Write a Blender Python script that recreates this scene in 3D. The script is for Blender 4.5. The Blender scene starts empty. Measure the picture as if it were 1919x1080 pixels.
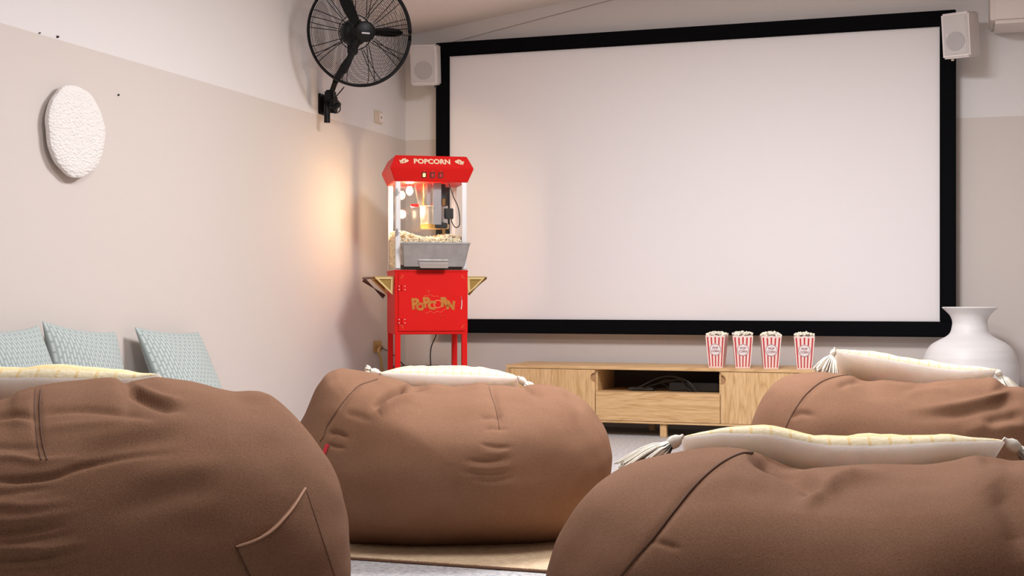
import bpy, bmesh, math, random
import numpy as np
from mathutils import Vector, Matrix, noise
from mathutils.bvhtree import BVHTree

random.seed(7)
R = math.radians
sc = bpy.context.scene
COL = sc.collection

# ------------------------------------------------------------------ camera
H = 0.76                      # eye height
F_PX = 2458.0                 # focal length in pixels of a 1919 wide frame
YAW = 18.18                   # camera turned left of the screen wall's normal
CX, HY = 959.5, 556.0         # centre column, horizon row
cam_d = bpy.data.cameras.new('camera')
cam_d.sensor_width = 36.0
cam_d.lens = F_PX / 1919.0 * 36.0
cam_d.shift_y = (HY - 540.0) / 1919.0
cam_d.clip_start = 0.02
cam = bpy.data.objects.new('camera', cam_d)
cam.location = (0, 0, H)
cam.rotation_euler = (R(90), 0, R(YAW))
COL.objects.link(cam)
sc.camera = cam

# ------------------------------------------------------------------ light
sc.view_settings.view_transform = 'Standard'
sc.view_settings.look = 'None'
sc.view_settings.gamma = 1.0
sc.view_settings.exposure = 0.13
sc.view_settings.use_curve_mapping = False
world = bpy.data.worlds.new('world')
world.use_nodes = True
world.node_tree.nodes['Background'].inputs[0].default_value = (0.9, 0.85, 0.85, 1)
world.node_tree.nodes['Background'].inputs[1].default_value = 0.02
sc.world = world


def area(name, loc, size, power, color, rot=(0, 0, 0), size_y=None, spread=180):
    l = bpy.data.lights.new(name, 'AREA')
    l.shape = 'RECTANGLE' if size_y else 'DISK'
    l.size = size
    if size_y:
        l.size_y = size_y
    l.energy = power
    l.color = color
    l.spread = R(spread)
    o = bpy.data.objects.new(name, l)
    o.location = loc
    o.rotation_euler = rot
    COL.objects.link(o)
    return o


# front and middle ceiling lamps of the room, then a fill, all above the picture
area('ceiling_light_front', (-0.78, 4.7, 2.54), 0.80, 101, (0.965, 0.975, 1.0))
area('ceiling_light_middle', (-0.90, 2.8, 2.54), 0.80, 44, (0.965, 0.975, 1.0))
area('fill_light_back', (-0.9, 0.5, 2.56), 0.80, 10, (0.965, 0.975, 1.0))  # unseen fill added to brighten the camera-facing backs of bags and pillows

# ------------------------------------------------------------------ geometry of view
_ca, _sa = math.cos(R(YAW)), math.sin(R(YAW))


def ray(px, py):
    u = (px - CX) / F_PX
    v = (HY - py) / F_PX
    return Vector((-_sa + u * _ca, _ca + u * _sa, v))


def at_d(px, py, d):
    return Vector((0, 0, H)) + ray(px, py) * d


def at_y(px, py, y):
    r = ray(px, py)
    return Vector((0, 0, H)) + r * (y / r.y)


def at_x(px, py, x):
    r = ray(px, py)
    return Vector((0, 0, H)) + r * (x / r.x)


def at_z(px, py, z):
    r = ray(px, py)
    return Vector((0, 0, H)) + r * ((z - H) / r.z)


# ------------------------------------------------------------------ materials
def mat(name, base, rough=0.6, metal=0.0, var=None, vscale=8.0, bump=0.0, bscale=200.0,
        bdist=0.002, spec=0.5, sheen=0.0, vdetail=3.0, stretch=None, coat=0.0):
    m = bpy.data.materials.new(name)
    m.use_nodes = True
    nt = m.node_tree
    p = nt.nodes['Principled BSDF']
    p.inputs['Base Color'].default_value = (*base, 1)
    p.inputs['Roughness'].default_value = rough
    p.inputs['Metallic'].default_value = metal
    p.inputs['Specular IOR Level'].default_value = spec
    if sheen:
        p.inputs['Sheen Weight'].default_value = sheen
        p.inputs['Sheen Roughness'].default_value = 0.5
    if coat:
        p.inputs['Coat Weight'].default_value = coat
    tc = nt.nodes.new('ShaderNodeTexCoord')
    vec = tc.outputs['Object']
    if stretch:
        mp = nt.nodes.new('ShaderNodeMapping')
        mp.inputs['Scale'].default_value = stretch
        nt.links.new(vec, mp.inputs['Vector'])
        vec = mp.outputs['Vector']
    if var:
        n = nt.nodes.new('ShaderNodeTexNoise')
        n.inputs['Scale'].default_value = vscale
        n.inputs['Detail'].default_value = vdetail
        nt.links.new(vec, n.inputs['Vector'])
        r = nt.nodes.new('ShaderNodeValToRGB')
        r.color_ramp.elements[0].position = 0.3
        r.color_ramp.elements[1].position = 0.7
        r.color_ramp.elements[0].color = (*var, 1)
        r.color_ramp.elements[1].color = (*base, 1)
        nt.links.new(n.outputs['Fac'], r.inputs['Fac'])
        nt.links.new(r.outputs['Color'], p.inputs['Base Color'])
    if bump:
        n2 = nt.nodes.new('ShaderNodeTexNoise')
        n2.inputs['Scale'].default_value = bscale
        n2.inputs['Detail'].default_value = 2
        nt.links.new(vec, n2.inputs['Vector'])
        b = nt.nodes.new('ShaderNodeBump')
        b.inputs['Strength'].default_value = bump
        b.inputs['Distance'].default_value = bdist
        nt.links.new(n2.outputs['Fac'], b.inputs['Height'])
        nt.links.new(b.outputs['Normal'], p.inputs['Normal'])
    return m


def N(m, t, **kw):
    n = m.node_tree.nodes.new(t)
    for k, v in kw.items():
        setattr(n, k, v)
    return n


def L(m, a, b):
    m.node_tree.links.new(a, b)


def ramp(m, fac, stops, interp='LINEAR'):
    r = N(m, 'ShaderNodeValToRGB')
    r.color_ramp.interpolation = interp
    while len(r.color_ramp.elements) < len(stops):
        r.color_ramp.elements.new(0.5)
    for e, (p, c) in zip(r.color_ramp.elements, stops):
        e.position = p
        e.color = (*c, 1)
    L(m, fac, r.inputs['Fac'])
    return r


def wall_paint():
    m = mat('two_tone_wall_paint', (0.7, 0.65, 0.6), rough=0.75, bump=0.12, bscale=160, bdist=0.002, spec=0.3)
    p = m.node_tree.nodes['Principled BSDF']
    g = N(m, 'ShaderNodeNewGeometry')
    s = N(m, 'ShaderNodeSeparateXYZ')
    L(m, g.outputs['Position'], s.inputs[0])
    gt = N(m, 'ShaderNodeMath', operation='GREATER_THAN')
    gt.inputs[1].default_value = 1.719
    L(m, s.outputs['Z'], gt.inputs[0])
    mx = N(m, 'ShaderNodeMix', data_type='RGBA')
    L(m, gt.outputs[0], mx.inputs[0])
    mx.inputs[6].default_value = (0.635, 0.57, 0.535, 1)
    mx.inputs[7].default_value = (0.73, 0.695, 0.69, 1)
    L(m, mx.outputs[2], p.inputs['Base Color'])
    return m


def soften(m, w=.6, r=(.07, .055, .045)):
    p = m.node_tree.nodes['Principled BSDF']
    p.inputs['Subsurface Weight'].default_value = w
    p.inputs['Subsurface Radius'].default_value = r
    p.inputs['Subsurface Scale'].default_value = 1.0


def wood(name, stretch, ring=False):
    m = mat(name, (0.5, 0.3, 0.15), rough=0.45, spec=0.4)
    p = m.node_tree.nodes['Principled BSDF']
    tc = N(m, 'ShaderNodeTexCoord')
    mp = N(m, 'ShaderNodeMapping')
    mp.inputs['Scale'].default_value = stretch
    L(m, tc.outputs['Object'], mp.inputs['Vector'])
    n = N(m, 'ShaderNodeTexNoise')
    n.inputs['Scale'].default_value = 2.2
    n.inputs['Detail'].default_value = 2
    n.inputs['Distortion'].default_value = 0.8
    L(m, mp.outputs[0], n.inputs['Vector'])
    mu = N(m, 'ShaderNodeMath', operation='MULTIPLY')
    mu.inputs[1].default_value = 16
    L(m, n.outputs['Fac'], mu.inputs[0])
    fr = N(m, 'ShaderNodeMath', operation='PINGPONG')
    fr.inputs[1].default_value = 1.0
    L(m, mu.outputs[0], fr.inputs[0])
    r = ramp(m, fr.outputs[0], [(0.0, (0.58, 0.345, 0.15)), (0.3, (0.69, 0.435, 0.21)), (1.0, (0.75, 0.49, 0.25))])
    n2 = N(m, 'ShaderNodeTexNoise')
    n2.inputs['Scale'].default_value = 30
    n2.inputs['Detail'].default_value = 3
    L(m, mp.outputs[0], n2.inputs['Vector'])
    r2 = ramp(m, n2.outputs['Fac'], [(0.35, (0.82, 0.80, 0.78)), (0.6, (1, 1, 1))])
    mx = N(m, 'ShaderNodeMix', data_type='RGBA', blend_type='MULTIPLY')
    mx.inputs[0].default_value = 1.0
    L(m, r.outputs[0], mx.inputs[6])
    L(m, r2.outputs[0], mx.inputs[7])
    L(m, mx.outputs[2], p.inputs['Base Color'])
    return m


def glass(name, tint=(1, 1, 1), gloss=0.045):
    m = bpy.data.materials.new(name)
    m.use_nodes = True
    nt = m.node_tree
    nt.nodes.remove(nt.nodes['Principled BSDF'])
    out = nt.nodes['Material Output']
    t = nt.nodes.new('ShaderNodeBsdfTransparent')
    t.inputs[0].default_value = (*tint, 1)
    g = nt.nodes.new('ShaderNodeBsdfGlossy')
    g.inputs['Roughness'].default_value = 0.05
    mx = nt.nodes.new('ShaderNodeMixShader')
    mx.inputs[0].default_value = gloss
    nt.links.new(t.outputs[0], mx.inputs[1])
    nt.links.new(g.outputs[0], mx.inputs[2])
    nt.links.new(mx.outputs[0], out.inputs[0])
    return m


def fabric(name, base, dark, scale=420.0):
    m = mat(name, base, rough=0.95, spec=0.08)
    p = m.node_tree.nodes['Principled BSDF']
    tc = N(m, 'ShaderNodeTexCoord')
    n = N(m, 'ShaderNodeTexNoise')
    n.inputs['Scale'].default_value = scale
    n.inputs['Detail'].default_value = 2
    L(m, tc.outputs['Object'], n.inputs['Vector'])
    n3 = N(m, 'ShaderNodeTexNoise')
    n3.inputs['Scale'].default_value = 5
    n3.inputs['Detail'].default_value = 4
    L(m, tc.outputs['Object'], n3.inputs['Vector'])
    ad = N(m, 'ShaderNodeMath', operation='ADD')
    L(m, n.outputs['Fac'], ad.inputs[0])
    m3 = N(m, 'ShaderNodeMath', operation='MULTIPLY')
    m3.inputs[1].default_value = 0.5
    L(m, n3.outputs['Fac'], m3.inputs[0])
    L(m, m3.outputs[0], ad.inputs[1])
    r = ramp(m, ad.outputs[0], [(0.55, dark), (0.95, base)])
    L(m, r.outputs[0], p.inputs['Base Color'])
    b = N(m, 'ShaderNodeBump')
    b.inputs['Strength'].default_value = 0.35
    b.inputs['Distance'].default_value = 0.0015
    L(m, n.outputs['Fac'], b.inputs['Height'])
    L(m, b.outputs['Normal'], p.inputs['Normal'])
    return m


M = {}
M['wall'] = wall_paint()
M['ceiling'] = mat('ceiling_paint', (0.86, 0.77, 0.72), rough=0.8, bump=0.1, bscale=120)
M['trimpaint'] = mat('trim_paint', (0.72, 0.64, 0.60), rough=0.7, bump=0.1, bscale=150)
M['gap'] = mat('shadow_gap_paint', (0.40, 0.31, 0.26), rough=0.8)
M['screen'] = mat('projection_fabric', (0.84, 0.80, 0.81), rough=0.85, bump=0.05, bscale=500, spec=0.2)
M['velvet'] = mat('black_velvet', (0.004, 0.004, 0.005), rough=0.95, spec=0.05)
M['bean'] = fabric('brown_canvas', (0.25, 0.134, 0.084), (0.185, 0.093, 0.054))
M['beanseam'] = mat('dark_brown_thread', (0.12, 0.055, 0.03), rough=0.9)
M['beanhem'] = mat('pale_brown_hem', (0.40, 0.22, 0.135), rough=0.9, bump=0.2)
M['redtag'] = mat('red_tag_cloth', (0.55, 0.03, 0.04), rough=0.8, bump=0.1)
M['cream'] = mat('cream_cotton', (0.90, 0.865, 0.84), rough=0.9, var=(0.86, 0.82, 0.79), vscale=30, bump=0.3, bscale=350, spec=0.15)
soften(M['cream'])
M['tassel'] = mat('tassel_yarn', (0.88, 0.84, 0.77), rough=0.95, var=(0.80, 0.73, 0.60), vscale=90, spec=0.1)
M['red'] = mat('red_enamel', (0.66, 0.005, 0.004), rough=0.42, var=(0.62, 0.004, 0.003), vscale=3, spec=0.25)
M['alu'] = mat('white_aluminium', (0.82, 0.80, 0.80), rough=0.35, metal=0.35, bump=0.05, bscale=80)
M['steel'] = mat('stainless_steel', (0.62, 0.60, 0.58), rough=0.28, metal=1.0, bump=0.05, bscale=60)
M['traymetal'] = mat('brushed_tray_metal', (0.42, 0.41, 0.42), rough=0.42, metal=0.75, var=(0.34, 0.33, 0.34), vscale=20, bump=0.05)
M['greyplate'] = mat('grey_painted_metal', (0.36, 0.36, 0.38), rough=0.35, metal=0.5)
M['brass'] = mat('brass', (0.72, 0.52, 0.20), rough=0.33, metal=1.0, bump=0.05, bscale=50)
M['brassbright'] = mat('bright_brass_edge', (0.80, 0.62, 0.30), rough=0.38, metal=0.7)
M['brassdark'] = mat('dull_brass_plate', (0.34, 0.22, 0.06), rough=0.45, metal=0.6)
M['browntrim'] = mat('dark_brown_moulding', (0.09, 0.035, 0.025), rough=0.4, bump=0.05)
M['gold'] = mat('gold_print', (0.50, 0.21, 0.025), rough=0.4, var=(0.46, 0.12, 0.02), vscale=60)
M['goldfaint'] = mat('faded_gold_print', (0.85, 0.22, 0.08), rough=0.5, var=(0.80, 0.10, 0.04), vscale=120)
M['creamprint'] = mat('cream_print', (0.85, 0.68, 0.48), rough=0.5, var=(0.8, 0.55, 0.35), vscale=90)
M['blackplastic'] = mat('black_plastic', (0.012, 0.012, 0.013), rough=0.35, bump=0.05)
M['blackwire'] = mat('black_wire_enamel', (0.004, 0.003, 0.004), rough=0.5, bump=0.02, spec=0.25)
M['fanplastic'] = mat('fan_black_plastic', (0.003, 0.003, 0.003), rough=0.42, bump=0.02, spec=0.25)
M['darkbox'] = mat('dark_box_vinyl', (0.03, 0.022, 0.018), rough=0.5, bump=0.1)
M['glass'] = glass('clear_glass')
M['lit'] = None
M['popcorn'] = mat('popped_corn', (0.92, 0.89, 0.78), rough=0.8, var=(0.88, 0.76, 0.48), vscale=75, bump=0.3, bscale=150, spec=0.2)
M['popcornpale'] = mat('pale_popped_corn', (0.90, 0.87, 0.79), rough=0.8, var=(0.87, 0.78, 0.60), vscale=70, spec=0.2)
M['whiteplastic'] = mat('white_speaker_plastic', (0.74, 0.68, 0.66), rough=0.45, bump=0.05, bscale=300)
M['grille'] = mat('pale_grey_speaker_mesh', (0.60, 0.555, 0.55), rough=0.6, bump=0.6, bscale=700, bdist=0.002)
M['grilledark'] = mat('grey_driver_mesh', (0.46, 0.43, 0.43), rough=0.6, bump=0.6, bscale=700, bdist=0.002)
M['ivory'] = mat('ivory_plastic', (0.66, 0.56, 0.45), rough=0.4, bump=0.03)
M['yellowed'] = mat('yellowed_plastic', (0.55, 0.36, 0.14), rough=0.5, bump=0.03)
M['redplastic'] = mat('red_knob_plastic', (0.75, 0.02, 0.02), rough=0.35, bump=0.02)
M['oakh'] = wood('oak_grain_sideways', (0.45, 6, 8.0))
M['oakv'] = wood('oak_grain_upright', (5.0, 6, 0.45))
M['oakdark'] = mat('shaded_oak_recess', (0.40, 0.22, 0.10), rough=0.6, var=(0.34, 0.18, 0.08), vscale=20)  # darker oak copy, the shade of the finger recess put into its colour
M["dark"] = mat('dark_cabinet_lining', (0.05, 0.032, 0.024), rough=0.7, bump=0.05)
M['vase'] = mat('white_ceramic', (0.82, 0.80, 0.80), rough=0.5, var=(0.74, 0.71, 0.71), vscale=5, spec=0.5, stretch=(0.4, 0.4, 6), bump=0.25, bscale=10, bdist=0.004)
M['dsc'] = mat('carved_white_plaster', (0.80, 0.76, 0.74), rough=0.85, bump=0.0)
M['badge'] = mat('badge_white_paper', (0.80, 0.70, 0.68), rough=0.7, bump=0.03)
M['ink'] = mat('plum_ink', (0.22, 0.03, 0.05), rough=0.6, bump=0.02)
M['paperwhite'] = mat('cup_paper', (0.8, 0.66, 0.6), rough=0.7, bump=0.03)
M['badgeplate'] = mat('fan_badge_silver', (0.40, 0.36, 0.36), rough=0.4, metal=0.6)

# floor: pale speckled terrazzo-like vinyl
m = mat('speckled_floor', (0.6, 0.6, 0.62), rough=0.45, bump=0.05)
p = m.node_tree.nodes['Principled BSDF']
tc = N(m, 'ShaderNodeTexCoord')
vo = N(m, 'ShaderNodeTexNoise')
vo.inputs['Scale'].default_value = 60
vo.inputs['Detail'].default_value = 6
vo.inputs['Roughness'].default_value = 0.75
L(m, tc.outputs['Object'], vo.inputs['Vector'])
r = ramp(m, vo.outputs['Fac'], [(0.33, (0.20, 0.20, 0.22)), (0.47, (0.45, 0.44, 0.45)), (0.62, (0.62, 0.59, 0.58))])
L(m, r.outputs[0], p.inputs['Base Color'])
M['floor'] = m

# rug: diagonal jute weave
m = mat('jute_weave', (0.6, 0.42, 0.26), rough=0.95, spec=0.1)
p = m.node_tree.nodes['Principled BSDF']
tc = N(m, 'ShaderNodeTexCoord')
mp = N(m, 'ShaderNodeMapping')
mp.inputs['Rotation'].default_value = (0, 0, R(12))
L(m, tc.outputs['Object'], mp.inputs['Vector'])
w1 = N(m, 'ShaderNodeTexWave', wave_type='BANDS', bands_direction='X')
w1.inputs['Scale'].default_value = 28
w1.inputs['Distortion'].default_value = 1.5
w1.inputs['Detail Scale'].default_value = 6
w2 = N(m, 'ShaderNodeTexWave', wave_type='BANDS', bands_direction='Y')
w2.inputs['Scale'].default_value = 36
w2.inputs['Distortion'].default_value = 1.5
L(m, mp.outputs[0], w1.inputs['Vector'])
L(m, mp.outputs[0], w2.inputs['Vector'])
mu = N(m, 'ShaderNodeMath', operation='MULTIPLY')
L(m, w1.outputs['Fac'], mu.inputs[0])
L(m, w2.outputs['Fac'], mu.inputs[1])
nz = N(m, 'ShaderNodeTexNoise')
nz.inputs['Scale'].default_value = 50
L(m, tc.outputs['Object'], nz.inputs['Vector'])
ad = N(m, 'ShaderNodeMath', operation='ADD')
L(m, mu.outputs[0], ad.inputs[0])
L(m, nz.outputs['Fac'], ad.inputs[1])
r = ramp(m, ad.outputs[0], [(0.45, (0.54, 0.38, 0.23)), (0.95, (0.78, 0.60, 0.42))])
L(m, r.outputs[0], p.inputs['Base Color'])
b = N(m, 'ShaderNodeBump')
b.inputs['Strength'].default_value = 0.8
b.inputs['Distance'].default_value = 0.004
L(m, mu.outputs[0], b.inputs['Height'])
L(m, b.outputs[0], p.inputs['Normal'])
M['rug'] = m

# teal cushion cloth with rows of short white dashes (UV)
m = mat('teal_dash_weave', (0.3, 0.4, 0.4), rough=0.9, spec=0.1)
p = m.node_tree.nodes['Principled BSDF']
uv = N(m, 'ShaderNodeUVMap')
sp = N(m, 'ShaderNodeSeparateXYZ')
L(m, uv.outputs[0], sp.inputs[0])
cu = N(m, 'ShaderNodeMath', operation='MULTIPLY'); cu.inputs[1].default_value = 28
L(m, sp.outputs['X'], cu.inputs[0])
fl = N(m, 'ShaderNodeMath', operation='FLOOR')
L(m, cu.outputs[0], fl.inputs[0])
fu = N(m, 'ShaderNodeMath', operation='FRACT')
L(m, cu.outputs[0], fu.inputs[0])
cv = N(m, 'ShaderNodeMath', operation='MULTIPLY'); cv.inputs[1].default_value = 15
L(m, sp.outputs['Y'], cv.inputs[0])
off = N(m, 'ShaderNodeMath', operation='MULTIPLY'); off.inputs[1].default_value = 0.5
L(m, fl.outputs[0], off.inputs[0])
av = N(m, 'ShaderNodeMath', operation='ADD')
L(m, cv.outputs[0], av.inputs[0]); L(m, off.outputs[0], av.inputs[1])
fv = N(m, 'ShaderNodeMath', operation='FRACT')
L(m, av.outputs[0], fv.inputs[0])


def band(m, src, c, hw):
    s = N(m, 'ShaderNodeMath', operation='SUBTRACT'); s.inputs[1].default_value = c
    L(m, src, s.inputs[0])
    a = N(m, 'ShaderNodeMath', operation='ABSOLUTE'); L(m, s.outputs[0], a.inputs[0])
    l = N(m, 'ShaderNodeMath', operation='LESS_THAN'); l.inputs[1].default_value = hw
    L(m, a.outputs[0], l.inputs[0])
    return l.outputs[0]


b1 = band(m, fu.outputs[0], 0.5, 0.24)
b2 = band(m, fv.outputs[0], 0.5, 0.40)
mm = N(m, 'ShaderNodeMath', operation='MULTIPLY'); L(m, b1, mm.inputs[0]); L(m, b2, mm.inputs[1])
mx = N(m, 'ShaderNodeMix', data_type='RGBA')
L(m, mm.outputs[0], mx.inputs[0])
mx.inputs[6].default_value = (0.32, 0.37, 0.36, 1)
mx.inputs[7].default_value = (0.50, 0.545, 0.535, 1)
L(m, mx.outputs[2], p.inputs['Base Color'])
M['teal'] = m

# yellow-and-cream tufted weave for pillow faces (UV)
m = mat('yellow_check_weave', (0.8, 0.7, 0.5), rough=0.95, spec=0.1)
p = m.node_tree.nodes['Principled BSDF']
uv = N(m, 'ShaderNodeUVMap')
sp = N(m, 'ShaderNodeSeparateXYZ')
L(m, uv.outputs[0], sp.inputs[0])
cu = N(m, 'ShaderNodeMath', operation='MULTIPLY'); cu.inputs[1].default_value = 16
L(m, sp.outputs['X'], cu.inputs[0])
fu = N(m, 'ShaderNodeMath', operation='FRACT'); L(m, cu.outputs[0], fu.inputs[0])
cv = N(m, 'ShaderNodeMath', operation='MULTIPLY'); cv.inputs[1].default_value = 12
L(m, sp.outputs['Y'], cv.inputs[0])
fv = N(m, 'ShaderNodeMath', operation='FRACT'); L(m, cv.outputs[0], fv.inputs[0])
b1 = band(m, fu.outputs[0], 0.5, 0.08)
b2 = band(m, fv.outputs[0], 0.5, 0.28)
mm = N(m, 'ShaderNodeMath', operation='MAXIMUM'); L(m, b1, mm.inputs[0]); L(m, b2, mm.inputs[1])
nn = N(m, 'ShaderNodeTexNoise'); nn.inputs['Scale'].default_value = 60
tc = N(m, 'ShaderNodeTexCoord'); L(m, tc.outputs['Object'], nn.inputs['Vector'])
m5 = N(m, 'ShaderNodeMath', operation='MULTIPLY'); L(m, mm.outputs[0], m5.inputs[0]); L(m, nn.outputs['Fac'], m5.inputs[1])
m6 = N(m, 'ShaderNodeMath', operation='MULTIPLY'); m6.inputs[1].default_value = 1.7; m6.use_clamp = True
L(m, m5.outputs[0], m6.inputs[0])
mx = N(m, 'ShaderNodeMix', data_type='RGBA')
L(m, m6.outputs[0], mx.inputs[0])
mx.inputs[6].default_value = (0.86, 0.75, 0.52, 1)
mx.inputs[7].default_value = (0.83, 0.62, 0.32, 1)
L(m, mx.outputs[2], p.inputs['Base Color'])
b = N(m, 'ShaderNodeBump'); b.inputs['Strength'].default_value = 0.4; b.inputs['Distance'].default_value = 0.003
n7 = N(m, 'ShaderNodeTexNoise'); n7.inputs['Scale'].default_value = 110
L(m, tc.outputs['Object'], n7.inputs['Vector'])
L(m, n7.outputs['Fac'], b.inputs['Height']); L(m, b.outputs[0], p.inputs['Normal'])
M['yellow'] = m

# striped popcorn cup paper (UV: u across a face, v up)
m = mat('red_stripe_paper', (0.8, 0.6, 0.55), rough=0.6)
p = m.node_tree.nodes['Principled BSDF']
uv = N(m, 'ShaderNodeUVMap')
sp = N(m, 'ShaderNodeSeparateXYZ')
L(m, uv.outputs[0], sp.inputs[0])
cu = N(m, 'ShaderNodeMath', operation='MULTIPLY'); cu.inputs[1].default_value = 5.0
L(m, sp.outputs['X'], cu.inputs[0])
fu = N(m, 'ShaderNodeMath', operation='FRACT'); L(m, cu.outputs[0], fu.inputs[0])
b1 = band(m, fu.outputs[0], 0.5, 0.20)
b2 = band(m, sp.outputs['Y'], 0.49, 0.455)
mm = N(m, 'ShaderNodeMath', operation='MULTIPLY'); L(m, b1, mm.inputs[0]); L(m, b2, mm.inputs[1])
mx = N(m, 'ShaderNodeMix', data_type='RGBA')
L(m, mm.outputs[0], mx.inputs[0])
mx.inputs[6].default_value = (0.84, 0.66, 0.60, 1)
mx.inputs[7].default_value = (0.50, 0.030, 0.035, 1)
L(m, mx.outputs[2], p.inputs['Base Color'])
M['stripe'] = m

# carved relief bump for the wall disc
m = M['dsc']
p = m.node_tree.nodes['Principled BSDF']
tc = N(m, 'ShaderNodeTexCoord')
mp = N(m, 'ShaderNodeMapping'); mp.inputs['Scale'].default_value = (1, 0.55, 1.0)
L(m, tc.outputs['Object'], mp.inputs['Vector'])
vo = N(m, 'ShaderNodeTexVoronoi'); vo.inputs['Scale'].default_value = 120
L(m, mp.outputs[0], vo.inputs['Vector'])
b = N(m, 'ShaderNodeBump'); b.inputs['Strength'].default_value = 0.7; b.inputs['Distance'].default_value = 0.006
L(m, vo.outputs['Distance'], b.inputs['Height']); L(m, b.outputs[0], p.inputs['Normal'])

m = bpy.data.materials.new('lit_switch_amber')
m.use_nodes = True
p = m.node_tree.nodes['Principled BSDF']
p.inputs['Base Color'].default_value = (1, 0.5, 0.2, 1)
p.inputs['Emission Color'].default_value = (1, 0.55, 0.25, 1)
p.inputs['Emission Strength'].default_value = 1.2
M['lit'] = m
m = bpy.data.materials.new('warm_bulb_glow')
m.use_nodes = True
p = m.node_tree.nodes['Principled BSDF']
p.inputs['Base Color'].default_value = (1, 0.8, 0.5, 1)
p.inputs['Emission Color'].default_value = (1, 0.72, 0.36, 1)
p.inputs['Emission Strength'].default_value = 60
M['bulb'] = m


# ------------------------------------------------------------------ object helpers
def origin_of(parent):
    o = Vector((0, 0, 0))
    while parent is not None:
        o = o + Vector(parent.location)
        parent = parent.parent
    return o


def mk(name, bm, mats, parent=None, origin=None, smooth=True, world=True, kind=None, label=None):
    """bm in world coordinates (world=True) or in the parent's local frame."""
    me = bpy.data.meshes.new(name)
    off = Vector(origin) if origin is not None else Vector((0, 0, 0))
    if world and parent is not None:
        off = origin_of(parent)
    if off.length > 0:
        bmesh.ops.translate(bm, verts=bm.verts, vec=-off)
    bmesh.ops.recalc_face_normals(bm, faces=bm.faces)
    bm.to_mesh(me)
    bm.free()
    if not isinstance(mats, (list, tuple)):
        mats = [mats]
    for x in mats:
        me.materials.append(x)
    o = bpy.data.objects.new(name, me)
    COL.objects.link(o)
    if parent is not None:
        o.parent = parent
    elif origin is not None:
        o.location = origin
    if smooth:
        for f in me.polygons:
            f.use_smooth = True
        try:
            me.set_sharp_from_angle(angle=R(38))
        except Exception:
            pass
    if kind:
        o['kind'] = kind
    if label:
        o['label'] = label
    return o


def tag(o, label, cat, group=None, kind=None):
    o['label'] = label
    o['category'] = cat
    if group:
        o['group'] = group
    if kind:
        o['kind'] = kind
    return o


def empty(name, loc, rz=0.0):
    o = bpy.data.objects.new(name, None)
    o.empty_display_size = 0.05
    o.location = loc
    o.rotation_euler = (0, 0, rz)
    COL.objects.link(o)
    return o


def box(bm, c, s, rot=None, bevel=0.0, mi=0):
    r = bmesh.ops.create_cube(bm, size=1.0)
    vs = r['verts']
    mt = Matrix.Translation(Vector(c)) @ (rot.to_4x4() if rot is not None else Matrix.Identity(4)) @ Matrix.Diagonal((*s, 1))
    bmesh.ops.transform(bm, matrix=mt, verts=vs)
    fs = set(f for v in vs for f in v.link_faces)
    for f in fs:
        f.material_index = mi
    if bevel > 0:
        es = list(set(e for v in vs for e in v.link_edges))
        bmesh.ops.bevel(bm, geom=es, offset=bevel, segments=2, affect='EDGES', clamp_overlap=True)
    return vs


def span(bm, a, b, bevel=0.0, mi=0):
    a = Vector(a); b = Vector(b)
    return box(bm, (a + b) / 2, [abs(x) for x in (b - a)], None, bevel, mi)


def frame_of(d):
    d = d.normalized()
    up = Vector((0, 0, 1)) if abs(d.z) < 0.95 else Vector((1, 0, 0))
    x = d.cross(up).normalized()
    y = x.cross(d).normalized()
    return x, y, d


def tube(bm, pts, rad, seg=8, closed=False, mi=0, cap=True):
    pts = [Vector(p) for p in pts]
    n = len(pts)
    rads = rad if isinstance(rad, (list, tuple)) else [rad] * n
    rings = []
    px = None
    for i, p in enumerate(pts):
        if closed:
            d = pts[(i + 1) % n] - pts[i - 1]
        else:
            d = pts[min(i + 1, n - 1)] - pts[max(i - 1, 0)]
        if d.length < 1e-9:
            d = Vector((0, 0, 1))
        d.normalize()
        if px is None:
            x, y, _ = frame_of(d)
        else:
            x = (px - d * px.dot(d))
            if x.length < 1e-6:
                x, y, _ = frame_of(d)
            x.normalize()
            y = d.cross(x).normalized()
        px = x
        ring = [bm.verts.new(p + (x * math.cos(2 * math.pi * k / seg) + y * math.sin(2 * math.pi * k / seg)) * rads[i]) for k in range(seg)]
        rings.append(ring)
    m_ = n if closed else n - 1
    for i in range(m_):
        a = rings[i]; b = rings[(i + 1) % n]
        for k in range(seg):
            f = bm.faces.new((a[k], a[(k + 1) % seg], b[(k + 1) % seg], b[k]))
            f.material_index = mi
    if cap and not closed:
        for rg in (rings[0], rings[-1]):
            try:
                f = bm.faces.new(rg); f.material_index = mi
            except ValueError:
                pass


def lathe(bm, prof, seg=48, mat4=None, mi=0, caps=True):
    rings = []
    for (r_, z_) in prof:
        ring = []
        for k in range(seg):
            a = 2 * math.pi * k / seg
            v = Vector((r_ * math.cos(a), r_ * math.sin(a), z_))
            if mat4 is not None:
                v = mat4 @ v
            ring.append(bm.verts.new(v))
        rings.append(ring)
    for a, b in zip(rings[:-1], rings[1:]):
        for k in range(seg):
            f = bm.faces.new((a[k], a[(k + 1) % seg], b[(k + 1) % seg], b[k]))
            f.material_index = mi
    if caps:
        for rg in (rings[0], rings[-1]):
            f = bm.faces.new(rg); f.material_index = mi


def prism(bm, pts, vec, mi=0):
    a = [bm.verts.new(Vector(p)) for p in pts]
    b = [bm.verts.new(Vector(p) + Vector(vec)) for p in pts]
    n = len(pts)
    fs = [bm.faces.new(a), bm.faces.new(list(reversed(b)))]
    for i in range(n):
        fs.append(bm.faces.new((a[i], b[i], b[(i + 1) % n], a[(i + 1) % n])))
    for f in fs:
        f.material_index = mi


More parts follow.
